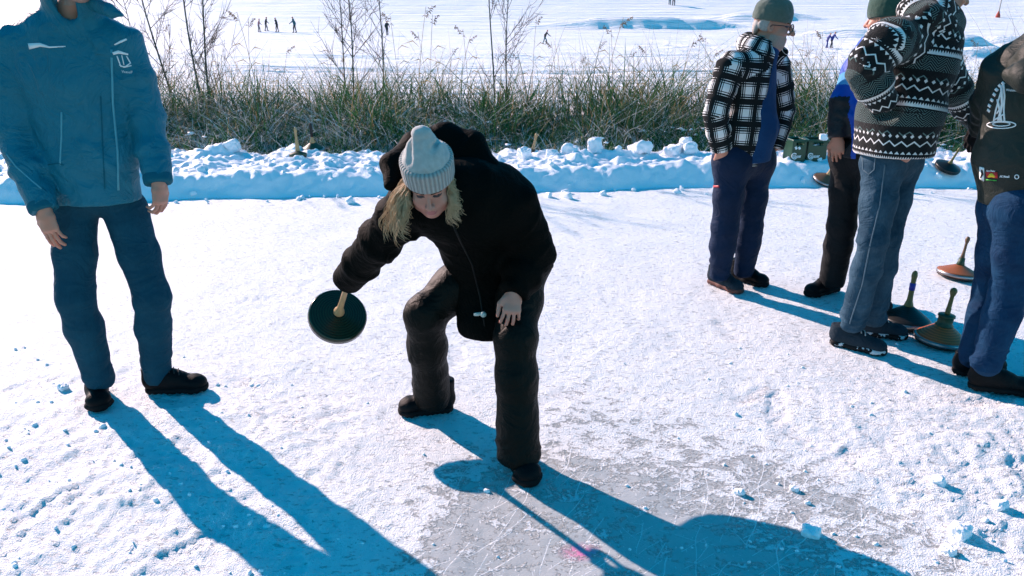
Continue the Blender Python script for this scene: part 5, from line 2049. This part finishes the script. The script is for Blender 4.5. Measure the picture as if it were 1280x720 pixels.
def disc(r):
    pr = [(0.02, 0.015), (r, 0.0155), (r, 0.040), (r - 0.004, 0.046)]
    for a in np.linspace(r - 0.012, 0.035, 9):
        pr += [(a + 0.004, 0.0475 + 0.03 * (1 - a / r)), (a, 0.0465 + 0.03 * (1 - a / r))]
    pr.append((0.02, 0.076))
    return pr


W_TAN = wood('pale_ash_wood', (0.52, 0.33, 0.16), False)
W_BROWN = wood('varnished_brown_wood', (0.34, 0.105, 0.035))
W_RED = wood('reddish_brown_wood', (0.50, 0.12, 0.035))
W_OLD = wood('old_brown_wood', (0.13, 0.075, 0.04))
W_BLACK = wood('black_stained_wood', (0.012, 0.012, 0.011), rough=0.4)
W_GREEN = wood('green_black_lacquer', (0.012, 0.028, 0.014), rough=0.22)
W_OLIVE = wood('olive_stained_wood', (0.13, 0.12, 0.04), False)
P_BLUE = plain('blue_tape', (0.02, 0.03, 0.30), 0.5)
P_GREEN = plain('dark_green_paint', (0.02, 0.055, 0.030), 0.5)
P_BLACK = plain('black_tape', (0.012, 0.012, 0.012), 0.6)

base_c = np.array([-0.783, 3.07, 0.415])
ax_held = nrm(W_R - base_c)
stock('green-black curling stock with a pale wooden handle, swung in the bending woman\'s hand', base_c - ax_held * 0.03, ax_held, disc(0.130),
      handle_prof(0.074, 0.30, 0.0125, 0.012, 0.016, 2.0), W_GREEN, W_TAN, ring=False)
PP = GZ(1131, 406)
stock('black cone-shaped curling stock with blue tape round its tan handle', PP, (0.03, 0.05, 1), cone(0.128, 0.115, 0.028, -0.2), handle_prof(0.112, 0.215, 0.0145, 0.0135, 0.0165, 1.8), W_BLACK, W_OLIVE,
      band=([(0.010, 0.210), (0.0162, 0.212), (0.0165, 0.252), (0.010, 0.254)], P_BLUE))
stock('brown wooden curling stock with a green collar, beside the right-edge man\'s shoe', GZ(1174, 428), (0.06, 0.0, 1), cone(0.122, 0.105, 0.040, 0.1), handle_prof(0.165, 0.155, 0.0115, 0.0105, 0.0185, 1.3), W_RED, W_OLIVE,
      collar=([(0.02, 0.100), (0.045, 0.100), (0.046, 0.108), (0.038, 0.112), (0.038, 0.150), (0.043, 0.155), (0.042, 0.165), (0.012, 0.168)], P_GREEN))
stock('brown curling stock standing alone on the lane behind the right-edge man\'s legs', GZ(1196, 346), (0.10, 0.05, 1), cone(0.130, 0.085, 0.030, 0.2), handle_prof(0.130, 0.155, 0.0095, 0.0085, 0.0150, 1.5), W_BROWN, W_OLD,
      collar=([(0.02, 0.080), (0.028, 0.080), (0.022, 0.105), (0.019, 0.135), (0.01, 0.137)], P_GREEN))


def on_bank(px, py, Y):
    return A(px, py, Y)


stock('dark brown curling stock tilted against the bank below the green crates', bank_hit(1031, 226, 0.01), (0.18, -0.30, 0.93), cone(0.125, 0.09, 0.03, 0.2), handle_prof(0.09, 0.25, 0.013, 0.011, 0.016, 1.8), W_OLD, W_TAN,
      band=([(0.009, 0.27), (0.0150, 0.272), (0.0155, 0.305), (0.009, 0.307)], P_BLACK))
stock('black curling stock leaning on the bank between the patterned fleece and the green jacket', bank_hit(1183, 210, 0.012), (0.17, -0.34, 0.90), cone(0.130, 0.075, 0.03, 0.2), handle_prof(0.075, 0.19, 0.012, 0.010, 0.014, 2.0), W_BLACK, W_OLIVE, ring=False)
stock('green-sided curling stock with a tall pale handle on the crest of the bank', A(373, 197, 8.15), (-0.04, 0.10, 1), disc(0.095), handle_prof(0.072, 0.26, 0.020, 0.014, 0.017, 1.3), P_GREEN, W_TAN, ring=False, r=0.095)
stock('curling stock with a black grip and pale foot half hidden behind the bank crest', A(392, 189, 8.55), (0.0, -0.1, 1), cone(0.115, 0.10, 0.035, 0.1), handle_prof(0.10, 0.22, 0.016, 0.013, 0.015, 2.0), P_GREEN, W_TAN,
      band=([(0.009, 0.165), (0.0175, 0.168), (0.0165, 0.24), (0.0180, 0.295), (0.017, 0.318), (0.005, 0.325)], P_BLACK))
stock('curling stock showing only its pale tilted handle above the bank, right of the woman', A(664, 196, 8.6), (0.22, 0.0, 1), cone(0.115, 0.09, 0.03, 0.1), handle_prof(0.09, 0.19, 0.013, 0.012, 0.016, 1.8), W_OLD, W_TAN)

# ------------------------------------------------------------------ two bottle crates on the bank
M_CRATE = plain('green_crate_plastic', (0.004, 0.045, 0.020), 0.4, 0.5, 0.12)


def crate(px0, px1, pyb, Y, turn, lab):
    a, b = A(px0, pyb, Y), A(px1, pyb, Y)
    w = (b[0] - a[0]) / max(math.cos(turn), 0.3)
    c = (a + b) / 2
    hf = np.array([w / 2, 0.11, 0.128])
    R = np.array(Matrix.Rotation(turn, 3, 'Z'))
    c = c + R @ np.array([0, hf[1], 0]) + np.array([0, 0, hf[2]])
    root = thing('bottle_crate', lab, 'crate', tuple(c - np.array([0, 0, hf[2]])), 'green bottle crates on the bank')
    P = lambda x, y, z: c + R @ np.array([x, y, z])
    F_ = Field(c - 0.26, c + 0.26, 0.0065)
    F_.box(c, hf, R, 0.012)
    F_.box(P(0, 0, 0.03), hf - np.array([0.012, 0.012, 0.0]), R, 0.008, 0.003, 'c')
    for s in (-1, 1):
        F_.box(P(0, s * hf[1], hf[2] - 0.045), (w * 0.26, 0.03, 0.014), R, 0.01, 0.004, 'c')
    F_.box(P(0, 0, hf[2] - 0.008), hf * (1.0, 1.0, 0) + np.array([0.006, 0.006, 0.010]), R, 0.004, 0.004)
    F_.box(P(0, 0, 0.03), hf - np.array([0.016, 0.016, -0.02]), R, 0.008, 0.003, 'c')
    sh = finish(F_, 'crate_shell', M_CRATE, root, smooth=1)
    t = bvh_of(sh)
    return root, t, P, w, hf


for (x0, x1, tn, lab, big) in ((988, 1006.5, 0.10, 'green bottle crate with white lettering on the bank, the one nearer the checked jacket', 0),
                               (1007.5, 1031.5, -0.06, 'green bottle crate on the bank with a snow lump on its rim', 1)):
    root, t, P, w, hf = crate(x0, x1, 204.5, 8.02, tn, lab)
    k = w / 0.21
    writing('lettering', 'Gösser', t, (x0 + 3.2 + big, 197.5), 4.0, -0.06, M_WHITE, root, squeeze=0.78 * k, bold=0.03)
    ring = strip(t, [((x0 + 5.0 + big) + 3.2 * math.cos(a), 195.2 + 3.6 * math.sin(a)) for a in np.linspace(0.7, 5.6, 12)], 0.010)
    if ring.v:
        ring.build('logo_swirl', M_WHITE, root)
    if big:
        s_ = strip(t, [(x0 + 11, 181.8), (x0 + 17, 181.2)], 0.030)
        s_.build('white_label', M_WHITE, root)
        tag(lump('snow_chunk', P(w * 0.22, -0.10, hf[2] + 0.03), (0.045, 0.05, 0.035), 99), 'small snow lump resting on the rim of the right-hand green crate', 'snow chunk', 'snow chunks on the bank')
    else:
        for dx in (6.3, 10.5):
            s_ = strip(t, [(x0 + dx, 183.6), (x0 + dx + 1.5, 186.6)], 0.022)
            if s_.v:
                s_.build('white_label', M_WHITE, root)


# ------------------------------------------------------------------ people far out on the snow
def ground_at(px, py):
    d = sight(px, py)
    for Y in np.arange(15, 300, 0.25):
        p = CAM + d * (Y / d[1])
        if p[2] <= field_z(p[:1], p[1:2])[0]:
            return p
    return p


def walker(px, py, hpx, lab, jacket, trousers, stride=0.25, turn=0.0, armf=0.2, lean=0.05, group='people far out on the snow field'):
    f = ground_at(px, py)
    h = hpx * f[1] / FPX / 0.93
    s = h / 1.75
    C_, S_ = math.cos(turn), math.sin(turn)
    W = lambda x, y, z: f + np.array([x * C_ - y * S_, x * S_ + y * C_, z]) * s      # x is the walking direction
    F_ = Field(f - 1.3 * s, f + np.array([1.0, 1.0, 2.0]) * s, 0.036 * s)
    for k in (-1, 1):
        F_.chain([(W(0, k * 0.09, 0.88), 0.095 * s), (W(k * stride * 0.55 + 0.05, k * 0.10, 0.48), 0.070 * s), (W(k * stride, k * 0.10, 0.07), 0.055 * s), (W(k * stride + 0.16, k * 0.11, 0.05), 0.045 * s)], None, 0.04 * s)
        F_.chain([(W(lean * 2.4, k * 0.17, 1.40), 0.07 * s), (W(lean * 2 - k * armf * 0.6, k * 0.25, 1.15), 0.055 * s), (W(lean * 2 - k * armf + 0.12, k * 0.22, 0.95), 0.045 * s)], None, 0.04 * s)
    F_.chain([(W(0, 0, 0.85), (0.15 * s, 0.13 * s)), (W(lean, 0, 1.15), (0.15 * s, 0.13 * s)), (W(lean * 2.4, 0, 1.42), (0.16 * s, 0.11 * s))], (-S_, C_, 0), 0.06 * s)
    F_.seg(W(lean * 2.5, 0, 1.45), W(lean * 3, 0, 1.55), 0.055 * s, 0.055 * s, None, 0.03 * s)
    F_.ell(W(lean * 3.2, 0, 1.64), 0.108 * s)
    v, q = F_.mesh(1)
    zc = (v[q].mean(1)[:, 2] - f[2]) / s
    o = link('person', v, q, [trousers, jacket, M_SKIN], None, origin=f, fmat=np.where(zc > 1.5, 2, np.where(zc > 0.86, 1, 0)))
    return tag(o, lab, 'person', group)


fk, ft, fb, fp, fu = (plain(n, c, 0.8) for n, c in (('far_black', (0.02, 0.025, 0.03)), ('far_teal', (0.02, 0.10, 0.12)), ('far_blue', (0.02, 0.04, 0.22)), ('far_pink', (0.35, 0.18, 0.20)), ('far_grey', (0.12, 0.11, 0.12))))
walker(324, 40, 14, 'tiny distant walker in pale pink, first of the row of four from the blue jacket', fp, fu, 0.12, 0.3)
walker(333, 39, 15, 'tiny distant walker in black, second of the row of four from the blue jacket', fk, fu, 0.15, 0.2)
walker(347, 40, 15, 'tiny distant walker in black with dark legs, third of the row of four', fk, fk, 0.10, 2.9)
walker(369, 41, 17, 'tiny distant walker in teal, last of the row of four, arm held out', ft, fk, 0.12, 3.1, 0.45)
walker(484, 44, 15, 'tiny distant figure in black beside the single slim sapling', fk, fk, 0.06, 1.4)
walker(681, 55, 15, 'tiny distant skier in mid-stride above the grass, right of the saplings', fk, ft, 0.28, 0.0, 0.4, 0.10)
walker(1033, 60, 16, 'tiny distant skier in blue, left one of the pair beyond the checked jacket', fb, fb, 0.12, 0.0, 0.2, 0.09)
walker(1038.5, 60, 17, 'tiny distant skier in dark blue, right one of the pair beyond the checked jacket', fb, fk, 0.15, 0.0, 0.3, 0.09)
walker(837, 6, 15, 'distant figure in teal trousers cut off by the picture\'s upper edge, left of two', fb, ft, 0.08, 1.2)
walker(842, 7, 15, 'distant figure in black trousers cut off by the picture\'s upper edge, right of two', fk, fk, 0.10, 1.6)

# a marker pole with a red foot on the far snow
f = ground_at(1247, 22)
s = f[1] / FPX
root = thing('marker_pole', 'thin marker pole with a red padded foot far out on the snow', 'marker pole', tuple(f))
MB().tube([f, f + np.array([0.02, 0, 28 * s])], [0.8 * s, 0.5 * s], 6).build('pole', plain('pale_pole', (0.4, 0.36, 0.34)), root)
MB().lathe([(0.5 * s, -0.5 * s), (2.6 * s, 0), (2.2 * s, 3 * s), (1.0 * s, 6 * s), (0.9 * s, 7 * s)], mat4(np.eye(3), f)).build('padded_foot', plain('faded_red', (0.35, 0.06, 0.04), 0.7), root)
